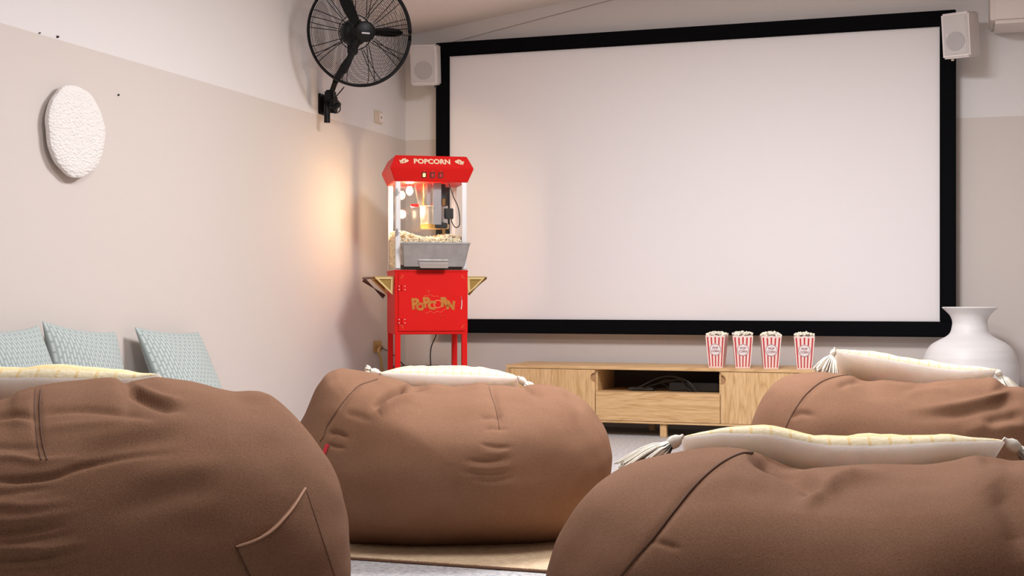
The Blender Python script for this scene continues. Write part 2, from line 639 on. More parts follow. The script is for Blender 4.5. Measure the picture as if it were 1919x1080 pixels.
def quadgrid(bm, P, closed_u=False, mi=0, uvs=None):
    """P[i][j] verts grid -> faces; returns nothing"""
    vs = [[bm.verts.new(p) for p in row] for row in P]
    ni, nj = len(vs), len(vs[0])
    lay = bm.loops.layers.uv.verify() if uvs is not None else None
    for i in range(ni - 1):
        for j in range(nj if closed_u else nj - 1):
            j2 = (j + 1) % nj
            q = (vs[i][j], vs[i][j2], vs[i + 1][j2], vs[i + 1][j])
            f = bm.faces.new(q); f.material_index = mi
            if lay is not None:
                for lp, (a, b_) in zip(f.loops, ((i, j), (i, j2), (i + 1, j2), (i + 1, j))):
                    lp[lay].uv = uvs[a][b_]
    return vs


def text_bm(s, size, depth, mat4, offset=0.0, bm=None, align='CENTER'):
    cu = bpy.data.curves.new('t', 'FONT')
    cu.body = s
    cu.size = size
    cu.extrude = depth
    cu.offset = offset
    cu.align_x = align
    cu.align_y = 'CENTER'
    cu.resolution_u = 3
    o = bpy.data.objects.new('t', cu)
    me = bpy.data.meshes.new_from_object(o)
    if bm is None:
        bm = bmesh.new()
    k = len(bm.verts)
    bm.from_mesh(me)
    bm.verts.ensure_lookup_table()
    bmesh.ops.transform(bm, matrix=mat4, verts=bm.verts[k:])
    bpy.data.objects.remove(o)
    bpy.data.curves.remove(cu)
    bpy.data.meshes.remove(me)
    return bm


def catmull(P, n_per=8, closed=True):
    P = [np.array(p, float) for p in P]
    n = len(P)
    out = []
    rng = range(n) if closed else range(n - 1)
    for i in rng:
        if closed:
            p0, p1, p2, p3 = P[i - 1], P[i], P[(i + 1) % n], P[(i + 2) % n]
        else:
            p0, p1, p2, p3 = P[max(i - 1, 0)], P[i], P[i + 1], P[min(i + 2, n - 1)]
        for k in range(n_per):
            t = k / n_per
            out.append(0.5 * ((2 * p1) + (-p0 + p2) * t + (2 * p0 - 5 * p1 + 4 * p2 - p3) * t * t + (-p0 + 3 * p1 - 3 * p2 + p3) * t ** 3))
    if not closed:
        out.append(P[-1])
    return np.array(out)


def resample(poly, n, closed=True):
    P = np.array(poly, float)
    if closed:
        P = np.vstack([P, P[:1]])
    seg = np.linalg.norm(np.diff(P, axis=0), axis=1)
    s = np.concatenate([[0], np.cumsum(seg)])
    t = np.linspace(0, s[-1], n + 1)[:-1] if closed else np.linspace(0, s[-1], n)
    return np.stack([np.interp(t, s, P[:, k]) for k in range(P.shape[1])], 1)


# ------------------------------------------------------------------ the room
D = 7.45                                    # screen wall
XL = at_y(760, 300, D).x                    # left wall
XR = 2.6
YB = -4.5
ZC = at_y(760, 68, D).z                     # ceiling height at the left wall
SL = 0.136                                  # ceiling rises to the right
XP = 0.2                                    # slope ends here
ZP = ZC + (XP - XL) * SL
T = 0.12


def struct(name, bm, m):
    o = mk(name, bm, m, smooth=False)
    o['kind'] = 'structure'
    return o


bm = bmesh.new(); span(bm, (XL - T, YB - T, -0.1), (XR + T, D + T, 0)); struct('floor', bm, M['floor'])
bm = bmesh.new(); span(bm, (XL - T, YB, 0), (XL, D, ZC)); struct('wall_left', bm, M['wall'])
bm = bmesh.new(); span(bm, (XR, YB, 0), (XR + T, D, ZP)); struct('wall_right', bm, M['wall'])


def gable(y0, y1):
    b = bmesh.new()
    prism(b, [(XL - T, y0, 0), (XR + T, y0, 0), (XR + T, y0, ZP), (XP, y0, ZP), (XL, y0, ZC), (XL - T, y0, ZC)], (0, y1 - y0, 0))
    return b


struct('wall_back', gable(D, D + T), M['wall'])
struct('wall_front', gable(YB - T, YB), M['wall'])
bm = bmesh.new()
prism(bm, [(XL - T, YB - T, ZC), (XL, YB - T, ZC), (XP, YB - T, ZP), (XR + T, YB - T, ZP), (XR + T, YB - T, ZP + T), (XL - T, YB - T, ZP + T)], (0, D - YB + 2 * T, 0))
struct('ceiling', bm, M['ceiling'])

# thin line running up the screen wall from the screen's left corner
a = at_y(838, 81.5, D - 0.003); b_ = at_y(1150, -1, D - 0.003)
bm = bmesh.new(); tube(bm, [a, a.lerp(b_, .5), b_], 0.0016, 6)
struct('trim_1', bm, M['gap'])
# boxed bulkhead in the top right
p0 = at_y(1856, 44, D - 0.30); p1 = at_y(1852, -60, D)
bm = bmesh.new()
ch = 0.025
x0 = p0.x
prism(bm, [(x0, D, p0.z + ch), (x0, D - 0.30 + ch, p0.z + ch), (x0, D - 0.30 + ch, 3.0), (x0, D, 3.0)], (0.01, 0, 0))
span(bm, (x0 + 0.004, D - 0.30, p0.z), (XR, D, ZP), bevel=0.02)
struct('trim_2', bm, M['trimpaint'])

# ------------------------------------------------------------------ projection screen
YS = 7.385
i0 = at_y(843, 106, YS); i1 = at_y(1761, 50, YS); i2 = at_y(1761, 603, YS)
ix0, ix1, iz0, iz1 = i0.x, i1.x, i2.z, (i0.z + i1.z) / 2
fw = 0.083
scr = empty('projection_screen', ((ix0 + ix1) / 2, D - 0.01, iz0))
tag(scr, 'large white projection screen in a wide black frame on the far wall', 'projection screen')
bm = bmesh.new(); span(bm, (ix0 - 0.01, YS, iz0 - 0.01), (ix1 + 0.01, YS + 0.012, iz1 + 0.01)); mk('screen_fabric', bm, M['screen'], scr)
bm = bmesh.new()
yf = YS - 0.022
for a, b_ in (((ix0 - fw, yf, iz1), (ix1 + fw, YS + 0.02, iz1 + fw)), ((ix0 - fw, yf, iz0 - fw), (ix1 + fw, YS + 0.02, iz0)),
              ((ix0 - fw, yf, iz0), (ix0, YS + 0.02, iz1)), ((ix1, yf, iz0), (ix1 + fw, YS + 0.02, iz1))):
    span(bm, a, b_, bevel=0.004)
mk('frame', bm, M['velvet'], scr)
for xx in (ix0 + .3, (ix0 + ix1) / 2, ix1 - .3):
    for zz in (iz0 + .05, iz1 - .05):
        bm = bmesh.new(); span(bm, (xx - .03, YS + .01, zz - .03), (xx + .03, D, zz + .03))
        mk('wall_mount', bm, M['blackplastic'], scr)


# ------------------------------------------------------------------ speakers
def speaker(name, px_c, py_t, py_b, w, dpt, rz, off, label, badge=False, knob=True, tilt=0.0):
    yc = D - off
    top = at_y(px_c, py_t, yc - dpt / 2); bot = at_y(px_c, py_b, yc - dpt / 2)
    h = top.z - bot.z
    c = Vector((top.x, yc, bot.z))
    root = empty('wall_speaker', c, rz)
    root.rotation_euler = (R(tilt), 0, rz)
    tag(root, label, 'speaker', 'white wall speakers beside the screen')
    bm = bmesh.new(); box(bm, (0, 0, h / 2), (w, dpt, h), bevel=0.008)
    mk('cabinet', bm, M['whiteplastic'], root, world=False)
    bm = bmesh.new(); box(bm, (0, -dpt / 2 - 0.001, h / 2 + .003), (w * .84, .006, h * .87), bevel=0.0025)
    g = mk('front_grille', bm, M['grille'], root, world=False)
    bm = bmesh.new()
    lathe(bm, [(w * .34, 0), (w * .33, .0035), (w * .1, .002)], 40, Matrix.Translation((0, -dpt / 2 - .0035, h * .37)) @ Matrix.Rotation(R(90), 4, 'X'))
    mk('driver_cone', bm, M['grilledark'], root, world=False)
    if badge:
        bm = bmesh.new(); box(bm, (-w * .28, -dpt / 2 - .005, h * .5), (.005, .003, .022), bevel=.001)
        mk('badge', bm, M['badge'], root, world=False)
    bm = bmesh.new()
    bk = Matrix.Rotation(-rz, 3, 'Z') @ Vector((0, off, 0))
    tube(bm, [(0, dpt / 2 - .01, h * .5), bk + Vector((0, -.01, h * .5))], .012, 10)
    lathe(bm, [(.028, 0), (.028, .008)], 24, Matrix.Translation(bk + Vector((0, 0, h * .5))) @ Matrix.Rotation(-rz, 4, 'Z') @ Matrix.Rotation(R(90), 4, 'X'))
    mk('wall_bracket', bm, M['whiteplastic'], root, world=False)
    if knob:
        bm = bmesh.new()
        kx = w * .40 if not badge else -w * .22
        lathe(bm, [(.007, -.012), (.008, 0.001)], 14, Matrix.Translation((kx, -dpt * .3, 0)))
        mk('knob', bm, M['ivory' if badge else 'darkbox'], root, world=False)
    return root


speaker('a', 789.5, 81, 156, .158, .16, R(12), .165, 'white wall speaker under the fan, left of the black screen frame', knob=True, tilt=10)
speaker('b', 1803, 19, 103, .142, .17, R(-19), .215, 'white wall speaker overlapping the top right corner of the screen frame', badge=True, tilt=9)

# ------------------------------------------------------------------ wall disc, sockets, nails
cd = at_x(128.5, 247, XL)
ww = 0.5 * abs(at_x(75, 247, XL).y - at_x(182, 247, XL).y)
hh = 0.5 * (at_x(128, 161, XL).z - at_x(128, 333, XL).z)
bm = bmesh.new()
ns = 96
ring = []
for k in range(ns):
    a = 2 * math.pi * k / ns
    rr = 1 + 0.015 * math.sin(3 * a + 1) + 0.012 * math.sin(7 * a + .5) + 0.006 * math.sin(13 * a)
    ring.append((math.cos(a) * rr, math.sin(a) * rr))
P = []
xo = XL + 0.018
for (s_, x_) in ((0.0, 0.0), (0.93, 0.0), (0.985, .004), (1.0, .013), (0.99, .022), (0.95, .027), (0.8, .0285), (0.6, .030), (0.4, .0305), (0.2, .031), (0.0, .031)):
    P.append([(xo + x_ + (0.0016 * noise.noise(Vector((c_ * 9, s2 * 9, s_ * 5))) if .1 < s_ < .96 else 0), cd.y + c_ * s_ * ww, cd.z + s2 * s_ * hh) for c_, s2 in ring])
quadgrid(bm, P, True)
bmesh.ops.remove_doubles(bm, verts=bm.verts, dist=1e-5)
dd = mk('wall_disc', bm, M['dsc'], origin=(XL, cd.y, cd.z))
tag(dd, 'round white wall ornament with uneven rim and hammered texture', 'wall ornament')
bm = bmesh.new(); span(bm, (XL, cd.y - .05, cd.z - .05), (xo + .002, cd.y + .05, cd.z + .05)); mk('hanger', bm, M['whiteplastic'], dd)

for i, (px, py, s) in enumerate(((107, 69, .0045), (221, 178, .0036), (73, 62, .0025))):
    c = at_x(px, py, XL)
    bm = bmesh.new(); lathe(bm, [(s, -.004), (s, .006), (s * .6, .008)], 10, Matrix.Translation(c) @ Matrix.Rotation(R(90), 4, 'Y'))
    o = mk('nail', bm, M['darkbox'], origin=c)
    tag(o, ['dark nail in the left wall on the paint line above the white disc', 'small dark nail in the beige paint right of the white disc',
            'tiny nail just below the paint line, left of the larger one'][i], 'nail', 'nails in the left wall')

c = at_x(708, 220, XL)
root = empty('wall_socket', c)
tag(root, 'ivory socket plate high on the left wall below the fan', 'socket')
bm = bmesh.new(); span(bm, (XL, c.y - .055, c.z - .037), (XL + .008, c.y + .055, c.z + .037), bevel=.003); mk('plate', bm, M['ivory'], root)
bm = bmesh.new(); span(bm, (XL + .007, c.y + .0, c.z - .026), (XL + .013, c.y + .045, c.z + .026), bevel=.002); mk('rocker', bm, M['badge'], root)
bm = bmesh.new(); span(bm, (XL + .012, c.y + .017, c.z - .006), (XL + .015, c.y + .023, c.z + .008)); mk('slot', bm, M['darkbox'], root)

# ------------------------------------------------------------------ wall fan
fc = at_d(675, 60, 6.62)
yawf = math.atan2(fc.x, -fc.y)      # towards the camera
tocam = Vector((0, 0, H)) - fc
ang = math.atan2(tocam.x, -tocam.y) + R(17)
FM = Matrix.Translation(fc) @ Matrix.Rotation(ang, 4, 'Z') @ Matrix.Rotation(R(9), 4, 'X')   # local -Y faces the room
br = at_x(601, 193, XL)
fan = empty('wall_fan', (XL, br.y, br.z))
tag(fan, 'black industrial wall fan with round wire cage and three blades', 'fan')
RF = 0.268


def fm(bm):
    bmesh.ops.transform(bm, matrix=FM, verts=bm.verts)
    return bm


def fring(bm, r_, y_, w_, seg=5, n=72):
    tube(bm, [(r_ * math.cos(2 * math.pi * k / n), y_, r_ * math.sin(2 * math.pi * k / n)) for k in range(n)], w_, seg, closed=True)


bm = bmesh.new(); fring(bm, RF, 0, .0075, 8, 96); fring(bm, RF - .004, .012, .005, 6, 96); mk('rim', fm(bm), M['blackwire'], fan)


def dome(r_, sgn):
    t = r_ / RF
    return sgn * .085 * math.sqrt(max(0, 1 - t ** 2.6))


bm = bmesh.new()
for k in range(32):
    r_ = .060 + (RF - .060) * (k + .5) / 32
    fring(bm, r_, dome(r_, -1), .00105, 3, 64)
for k in range(9):
    a0 = 2 * math.pi * (k + .1) / 9
    for da in (-.07, .07):
        a = a0 + da
        tube(bm, [(r_ * math.cos(a), dome(r_, -1) - .001, r_ * math.sin(a)) for r_ in np.linspace(.05, RF, 10)], .0020, 4)
mk('front_grille', fm(bm), M['blackwire'], fan)
bm = bmesh.new()
for k in range(22):
    r_ = .085 + (RF - .085) * (k + .5) / 22
    fring(bm, r_, dome(r_, 1), .00105, 3, 64)
for k in range(9):
    a0 = 2 * math.pi * (k + .4) / 9
    for da in (-.05, .05):
        a = a0 + da
        tube(bm, [(r_ * math.cos(a), dome(r_, 1) + .001, r_ * math.sin(a)) for r_ in np.linspace(.08, RF, 10)], .0020, 4)
fring(bm, .088, .086, .003, 5)
mk('rear_grille', fm(bm), M['blackwire'], fan)
bm = bmesh.new(); lathe(bm, [(.046, 0), (.052, .006), (.052, .014), (.04, .02)], 40, Matrix.Translation((0, -.076, 0)) @ Matrix.Rotation(R(90), 4, 'X'))
cap = mk('centre_cap', fm(bm), M['fanplastic'], fan)
bm = bmesh.new(); box(bm, (0, -.097, -.008), (.042, .002, .008), bevel=.0008); mk('nameplate', fm(bm), M['badgeplate'], fan)
bm = bmesh.new(); lathe(bm, [(.034, -.05), (.036, .0), (.036, .04), (.02, .05)], 32, Matrix.Rotation(R(90), 4, 'X')); mk('hub', fm(bm), M['fanplastic'], fan)
for a0 in (4, 119, 251):
    bm = bmesh.new()
    P = []
    rr = np.linspace(.03, .228, 18)
    for r_ in rr:
        t = (r_ - .03) / .198
        wd = .013 + .024 * math.sin(min(1, t) * math.pi) ** .7 if t < .5 else .004 + .033 * math.sqrt(max(0, 1 - ((t - .5) / .5) ** 2))
        pit = R(58 - 14 * t)
        row = []
        for s_ in np.linspace(-1, 1, 9):
            row.append((r_, math.sin(pit) * s_ * wd + .01 * s_ * s_ * .6, math.cos(pit) * s_ * wd))
        P.append(row)
    quadgrid(bm, P)
    bmesh.ops.solidify(bm, geom=bm.faces[:], thickness=.003)
    bmesh.ops.rotate(bm, verts=bm.verts, cent=(0, 0, 0), matrix=Matrix.Rotation(-R(a0), 3, 'Y'))
    mk('blade', fm(bm), M['fanplastic'], fan)
bm = bmesh.new()
lathe(bm, [(.03, .055), (.055, .06), (.066, .075), (.066, .15), (.058, .175), (.03, .185)], 36, Matrix.Rotation(R(-90), 4, 'X'))
for k in range(10):
    a = 2 * math.pi * k / 10
    box(bm, (.066 * math.cos(a), .112, .066 * math.sin(a)), (.008, .07, .008), Matrix.Rotation(-a, 3, 'Y'))
box(bm, (.0, .10, .085), (.012, .012, .05), bevel=.003)
mk('motor', fm(bm), M['fanplastic'], fan)
# arm from motor down to wall bracket
mot = FM @ Vector((0, .13, -.03))
mot2 = FM @ Vector((0, .12, -.085))
j2 = at_x(628, 150, XL + .17)
j2 = at_d(629, 152, 6.78)
j3 = at_d(619, 180, 6.84)
bm = bmesh.new()
tube(bm, [mot, mot2], .02, 10)
tube(bm, [mot2, mot2.lerp(j2, .5), j2], .017, 10)
tube(bm, [j2, j3], .015, 10)
box(bm, mot2, (.045, .045, .05), bevel=.006)
box(bm, j3, (.05, .05, .06), bevel=.008)
mk('arm', bm, M['blackwire'], fan)
bm = bmesh.new()
wy = at_x(604, 195, XL).y
wz0 = at_x(604, 216, XL).z; wz1 = at_x(600, 176, XL).z
span(bm, (XL, wy - .05, wz0), (XL + .012, wy + .05, wz1), bevel=.003)
q = at_d(612, 196, 6.86)
span(bm, (XL + .01, wy - .025, wz0 + .01), (q.x + .01, wy + .02, wz1 - .01), bevel=.006)
tube(bm, [j3, at_d(613, 198, 6.86), at_d(613, 230, 6.86)], .016, 12)
mk('wall_bracket', bm, M['blackwire'], fan)
bm = bmesh.new()
lathe(bm, [(.008, 0), (.014, .012), (.014, .04), (.008, .05)], 14, Matrix.Translation(at_d(625, 205, 6.84)) @ Matrix.Rotation(R(50), 4, 'Y'))
box(bm, at_d(622, 196, 6.84), (.02, .02, .035), bevel=.004)
mk('locking_knob', bm, M['fanplastic'], fan)
bm = bmesh.new()
pts = [at_d(645, 163, 6.72), at_d(635, 175, 6.74), at_d(625, 186, 6.78), at_d(622, 190, 6.8), at_d(632, 188, 6.78), at_d(637, 196, 6.78), at_d(637, 207, 6.78), at_d(630, 212, 6.8), at_d(620, 210, 6.82)]
tube(bm, [Vector(p_) for p_ in catmull([tuple(p_) for p_ in pts], 6, False)], .003, 6)
mk('power_cord', bm, M['blackwire'], fan)

# ------------------------------------------------------------------ popcorn machine
pc = at_d(808, 556, 6.85)
RZ = math.atan2(-pc.x, pc.y) + R(8.8)
W2, DP = .1945, .335            # half width, depth
pm = empty('popcorn_machine', (pc.x, pc.y, 0), RZ)   # local: x right, y back, front plane y=0
tag(pm, 'red popcorn machine on a red cart with glass case and brass side handles', 'popcorn machine')
DD = 6.85


def zf(py, d=DD):
    return H + (HY - py) / F_PX * d


def xf(px):   # local x of a pixel column on the front plane
    r = ray(px, HY)
    n = Vector((math.sin(RZ), -math.cos(RZ), 0))
    t = Vector((pc.x, pc.y, 0)).dot(n) / Vector((r.x, r.y, 0)).dot(n)
    q = Vector((r.x, r.y, 0)) * t - Vector((pc.x, pc.y, 0))
    return q.dot(Vector((math.cos(RZ), math.sin(RZ), 0)))


W2 = (xf(876.5) - xf(740)) / 2
xm = (xf(876.5) + xf(740)) / 2
Z0, Z1, Z2 = zf(627), zf(507), zf(341)
Z3, Z4 = zf(316), zf(294, 6.9)


def pmk(name, bm, m, parent=None, **k):
    if parent is None:
        bmesh.ops.translate(bm, verts=bm.verts, vec=(xm, 0, 0))
        return mk(name, bm, m, pm, world=False, **k)
    bmesh.ops.translate(bm, verts=bm.verts, vec=(xm, 0, 0))
    return mk(name, bm, m, parent, world=False, **k)


for sx, y_ in ((-1, 0), (1, 0), (-1, 1), (1, 1)):
    bm = bmesh.new()
    xa = sx * W2
    y0, y1 = (0.002, .030) if y_ == 0 else (DP - .030, DP - .002)
    span(bm, (xa - sx * .002, y0, 0.0), (xa - sx * .030, y1, Z0 + .01), bevel=.002)
    pmk('leg', bm, M['red'])
bm = bmesh.new(); span(bm, (-W2, 0, Z0), (W2, DP, Z1), bevel=.003)
span(bm, (-W2 - .002, -.002, Z1 - .008), (W2 + .002, DP + .002, Z1 + .002), bevel=.002)
cabn = pmk('base_cabinet', bm, M['red'])
bm = bmesh.new(); span(bm, (-W2 + .018, -.008, Z0 + .018), (W2 - .014, .002, Z1 - .014), bevel=.002)
door = pmk('door', bm, M['red'])
# hinges
for zz in (zf(540), zf(602)):
    bm = bmesh.new()
    span(bm, (-W2 + .016, -.0095, zz - .014), (-W2 + .056, -.007, zz + .014), bevel=.0008)
    tube(bm, [(-W2 + .034, -.010, zz - .015), (-W2 + .034, -.010, zz + .015)], .0025, 8)
    h = pmk('hinge', bm, M['red'], door)
    for dx in (.021, .051):
        for dz in (-.009, .009):
            bm = bmesh.new()
            lathe(bm, [(.0028, 0), (.0022, .0015), (.0008, .002)], 10, Matrix.Translation((-W2 + dx, -.0095, zz + dz)) @ Matrix.Rotation(R(90), 4, 'X'))
            pmk('screw', bm, M['badge'], h)
bm = bmesh.new()
cc = [(W2 - .037, -.011, zf(556)), (W2 - .034, -.013, zf(563)), (W2 - .034, -.013, zf(573)), (W2 - .037, -.011, zf(580))]
tube(bm, cc, .0022, 8)
pmk('door_handle', bm, M['badge'], door, label='thin pale curved pull')
# gold lettering on the door
RX = Matrix.Rotation(R(90), 4, 'X')
bm = bmesh.new()
for ch_, px, py, s, rot in (('P', 777.5, 570.5, .074, 5), ('O', 787, 575.5, .050, -4), ('P', 798.5, 568, .070, 4), ('C', 808.5, 573, .058, -4), ('R', 832, 567, .064, 4), ('N', 844, 573, .056, -6)):
    text_bm(ch_, s, .0008, Matrix.Translation((xf(px) - xm, -.0092, zf(py))) @ RX @ Matrix.Rotation(R(rot), 4, 'Z'), offset=.0042, bm=bm)
pmk('lettering', bm, M['gold'], door, label='gold POPCORN lettering on the red door')
bm = bmesh.new()
text_bm('O', .066, .0005, Matrix.Translation((xf(820) - xm, -.009, zf(571))) @ RX, offset=-.0005, bm=bm)


def dpt(px, py, y=-.0088):
    return (xf(px) - xm, y, zf(py))


for a, b_ in (((780, 546), (784.5, 552)), ((841, 550), (835, 557)), ((776.5, 592.5), (783, 587)), ((790, 583), (792, 587)), ((824, 590), (827, 597)), ((831, 590), (835, 596)), ((800, 545), (801.5, 548)), ((806, 550), (806, 556))):
    tube(bm, [dpt(*a), dpt(*b_)], .0014, 6)
for cc in ([(793, 559), (796, 554), (802, 555), (806, 552), (812, 556), (818, 555), (822, 557)], [(795, 584), (801, 587), (806, 583), (813, 587), (819, 583), (824, 586), (830, 582), (836, 579)], [(799, 547), (802, 544.5), (804, 547), (802, 549)]):
    tube(bm, [Vector(dpt(*q_)) for q_ in catmull(cc, 5, False)], .0009, 6)
# corner filigree
for cxp, czp, sx, sz in ((753, 515, 1, -1), (867, 515, -1, -1), (753, 616, 1, 1), (867, 616, -1, 1)):
    x_, _, z_ = dpt(cxp, czp)
    for k in range(3):
        r0 = .006 + .004 * k
        tube(bm, [(x_ - sx * .004 * k + r0 * math.cos(t) * sx, -.0088, z_ + sz * .003 * k + r0 * math.sin(t) * sz) for t in np.linspace(-.4, 2.0, 9)], .0007, 5)
pmk('door_print', bm, M['goldfaint'], door, label='faded gold bursts and curls printed around the lettering')
# case: posts
for sx, sy in ((-1, 0), (1, 0), (-1, 1), (1, 1)):
    bm = bmesh.new()
    xa = sx * (W2 - .004)
    y0, y1 = (0.004, .016) if sy == 0 else (DP - .016, DP - .004)
    span(bm, (xa, y0, Z1), (xa - sx * .026, y1, Z2 + .004), bevel=.0015)
    span(bm, (xa, y0, Z1), (xa - sx * .004, y0 + (.022 if sy == 0 else -.010), Z2 + .004), bevel=.001)
    pmk('post', bm, M['alu'])
for zz in (zf(361), zf(436)):
    bm = bmesh.new()
    span(bm, (-W2 + .006, -.003, zz - .018), (-W2 + .016, .004, zz + .018), bevel=.001)
    tube(bm, [(-W2 + .018, -.003, zz - .008), (-W2 + .024, -.005, zz), (-W2 + .018, -.003, zz + .008)], .0015, 6)
    pmk('case_hinge', bm, M['steel'])
gx = W2 - .030
for nm, a, b_ in (('front_glass', (-gx, .008, zf(458)), (gx, .011, Z2 - .004)), ('rear_glass', (-gx, DP - .012, Z1 + .004), (gx, DP - .009, Z2)),):
    bm = bmesh.new(); span(bm, a, b_); pmk(nm, bm, M['glass'])
for sx in (-1, 1):
    bm = bmesh.new(); xa = sx * (W2 - .006); span(bm, (xa, .026, Z1 + .004), (xa - sx * .003, DP - .016, Z2)); pmk('side_glass', bm, M['glass'])
bm = bmesh.new(); span(bm, (-W2 + .004, .004, Z1), (W2 - .004, DP - .004, Z1 + .012)); pmk('case_floor', bm, M['steel'])
bm = bmesh.new(); span(bm, (-W2 + .008, .03, zf(458)), (-W2 + .011, DP - .02, zf(458) - .004)); bm.free()
# red canopy
bm = bmesh.new()
lv = [(Z2 - .002, 0.0, W2 - .003, DP), (Z2, 0, W2, DP), (Z3, .030, W2 + .030, DP), (Z4, -.012, W2 - .012, DP), ]
P = []
for z_, g, hw, _ in [(Z2, 0.0, W2, 0), (Z3, .028, W2 + .028, 0), (Z4, -.006, W2 - .004, 0)]:
    P.append([(-hw, -g, z_), (hw, -g, z_), (hw, DP + g, z_), (-hw, DP + g, z_)])
vs = quadgrid(bm, P, True)
bm.faces.new(vs[0]); bm.faces.new(vs[-1])
bmesh.ops.bevel(bm, geom=bm.edges[:], offset=.003, segments=2, affect='EDGES')
can = pmk('canopy', bm, M['red'])
# slanted faces
A3 = Vector((0, -.028, Z3)); A4 = Vector((0, .006, Z4)); A2 = Vector((0, 0, Z2))
up_ = (A4 - A3).normalized(); nrm = Vector((1, 0, 0)).cross(up_)
MU = Matrix(((1, up_.x, nrm.x, 0), (0, up_.y, nrm.y, 0), (0, up_.z, nrm.z, 0), (0, 0, 0, 1)))
mid = (A3 + A4) / 2 + nrm * .0016
bm = text_bm('POPCORN', .040, .0008, Matrix.Translation(mid + Vector((.001, 0, .000))) @ MU @ Matrix.Diagonal((1.02, 1, 1, 1)), offset=.0015)
pmk('lettering', bm, M['creamprint'], can, label='cream POPCORN lettering on the red canopy')
for sx in (-1, 1):
    bm = bmesh.new()
    T_ = Matrix.Translation(mid + Vector((sx * .142, 0, 0))) @ MU @ Matrix.Scale(sx, 4, (1, 0, 0))
    # tipped popcorn bag with puffs
    prism(bm, [(.002, -.012, 0), (-.014, -.004, 0), (-.022, .004, 0), (-.012, .012, 0), (.002, .006, 0)], (0, 0, .001))
    for dx, dy, rr in ((.008, .010, .006), (.014, .002, .007), (.010, -.008, .006), (.022, -.002, .005), (.020, -.011, .004), (-.002, .013, .005), (.026, .004, .003)):
        lathe(bm, [(rr, 0), (rr, .001)], 10, Matrix.Translation((dx, dy, 0)))
    bmesh.ops.transform(bm, matrix=T_, verts=bm.verts)
    pmk('emblem', bm, M['creamprint'], can, label='small cream popcorn bag emblem')
up2 = (A3 - A2).normalized(); n2_ = Vector((1, 0, 0)).cross(up2)
ML = Matrix(((1, up2.x, n2_.x, 0), (0, up2.y, n2_.y, 0), (0, up2.z, n2_.z, 0), (0, 0, 0, 1)))
for i, px in enumerate((794, 809.5, 825)):
    x_ = (xf(px) - xm)
    base = A2.lerp(A3, .50) + Vector((x_, 0, 0)) + n2_ * .001
    bm = bmesh.new(); box(bm, (0, 0, 0), (.026, .030, .006), bevel=.0015); bmesh.ops.transform(bm, matrix=Matrix.Translation(base) @ ML, verts=bm.verts)
    s_ = pmk('switch', bm, M['browntrim'], can)
    bm = bmesh.new(); box(bm, (0, .0, .003), (.014, .020, .005), bevel=.0015); bmesh.ops.transform(bm, matrix=Matrix.Translation(base) @ ML, verts=bm.verts)
    pmk('rocker', bm, M['lit'] if i == 0 else M['redtag'], s_, label='glowing amber rocker' if i == 0 else None)
    bm = text_bm(('I', 'I', 'I')[i], .008, .0005, Matrix.Translation(base + up2 * .022) @ ML)
    pmk('switch_mark', bm, M['creamprint'], s_)
# kettle hanging in case
kx, ky = xf(822) - xm + .0, .16
kz0, kz1 = zf(428, 7.0), zf(387, 7.0)
bm = bmesh.new()
lathe(bm, [(.045, kz0), (.068, kz0 + .006), (.074, kz0 + .02), (.074, kz1 - .003), (.077, kz1), (.072, kz1 + .003), (.03, kz1 + .012), (.0295, kz1 + .013)], 40, Matrix.Translation((kx, ky, 0)))
ket = pmk('kettle', bm, M['steel'])
bm = bmesh.new(); lathe(bm, [(.05, kz0 - .004), (.076, kz0 - .002), (.078, kz0 + .02), (.07, kz0 + .022)], 40, Matrix.Translation((kx + .004, ky, 0))); pmk('kettle_base', bm, M['brass'], ket)
bm = bmesh.new(); box(bm, (kx + .026, ky - .075, zf(423, 6.95)), (.066, .03, .03), bevel=.004); pmk('heater_block', bm, M['blackplastic'], ket)
bm = bmesh.new(); box(bm, (xf(781) - xm, .08, zf(385.5, 6.92)), (.042, .03, .016), bevel=.003); pmk('lid_knob', bm, M['redplastic'], ket)
bm = bmesh.new()
tube(bm, [(xf(781) - xm, .08, zf(387, 6.92)), (kx - .02, ky, kz1 + .008)], .003, 8); pmk('lid_rod', bm, M['steel'], ket)
bm = bmesh.new()
span(bm, (xf(815) - xm, .068, zf(421, 6.92)), (xf(831) - xm, .074, Z2), bevel=.001)
span(bm, (xf(806) - xm, .10, zf(395, 6.95)), (xf(814) - xm, .104, Z2), bevel=.001)
for zz in (zf(357, 6.94), zf(391, 6.94)):
    lathe(bm, [(.004, 0), (.003, .003)], 12, Matrix.Translation((xf(818 if zz > 1.2 else 821) - xm, .068, zz)) @ RX)
pmk('hanger_arm', bm, M['greyplate'])
bm = bmesh.new()
prism(bm, [(xf(787) - xm, .17, Z2), (xf(810) - xm, .17, Z2), (xf(803) - xm, .17, zf(385, 7.0)), (xf(795) - xm, .17, zf(385, 7.0))], (0, .05, 0))
pmk('stirrer_housing', bm, M['steel'])
bm = bmesh.new(); tube(bm, [(xf(802) - xm, .15, Z2), (xf(802) - xm, .15, kz1)], .005, 10); pmk('stirrer_rod', bm, M['brass'])
bm = bmesh.new(); span(bm, (xf(831) - xm, .12, zf(372, 6.97)), (xf(842) - xm, .14, Z2), bevel=.002); pmk('relay_box', bm, M['blackplastic'])
bm = bmesh.new(); span(bm, (xf(841) - xm, .10, zf(410, 6.95)), (xf(856) - xm, .125, zf(390, 6.95)), bevel=.003)
plg = pmk('kettle_plug', bm, M['blackplastic'])
bm = bmesh.new()
tube(bm, [(xf(831) - xm, .1, zf(409, 6.95)), (xf(833) - xm, .1, zf(397, 6.95)), (xf(838) - xm, .1, zf(390, 6.95)), (xf(832) - xm, .1, zf(388, 6.95))], .003, 8); pmk('kettle_handle', bm, M['steel'], ket)
bm = bmesh.new()
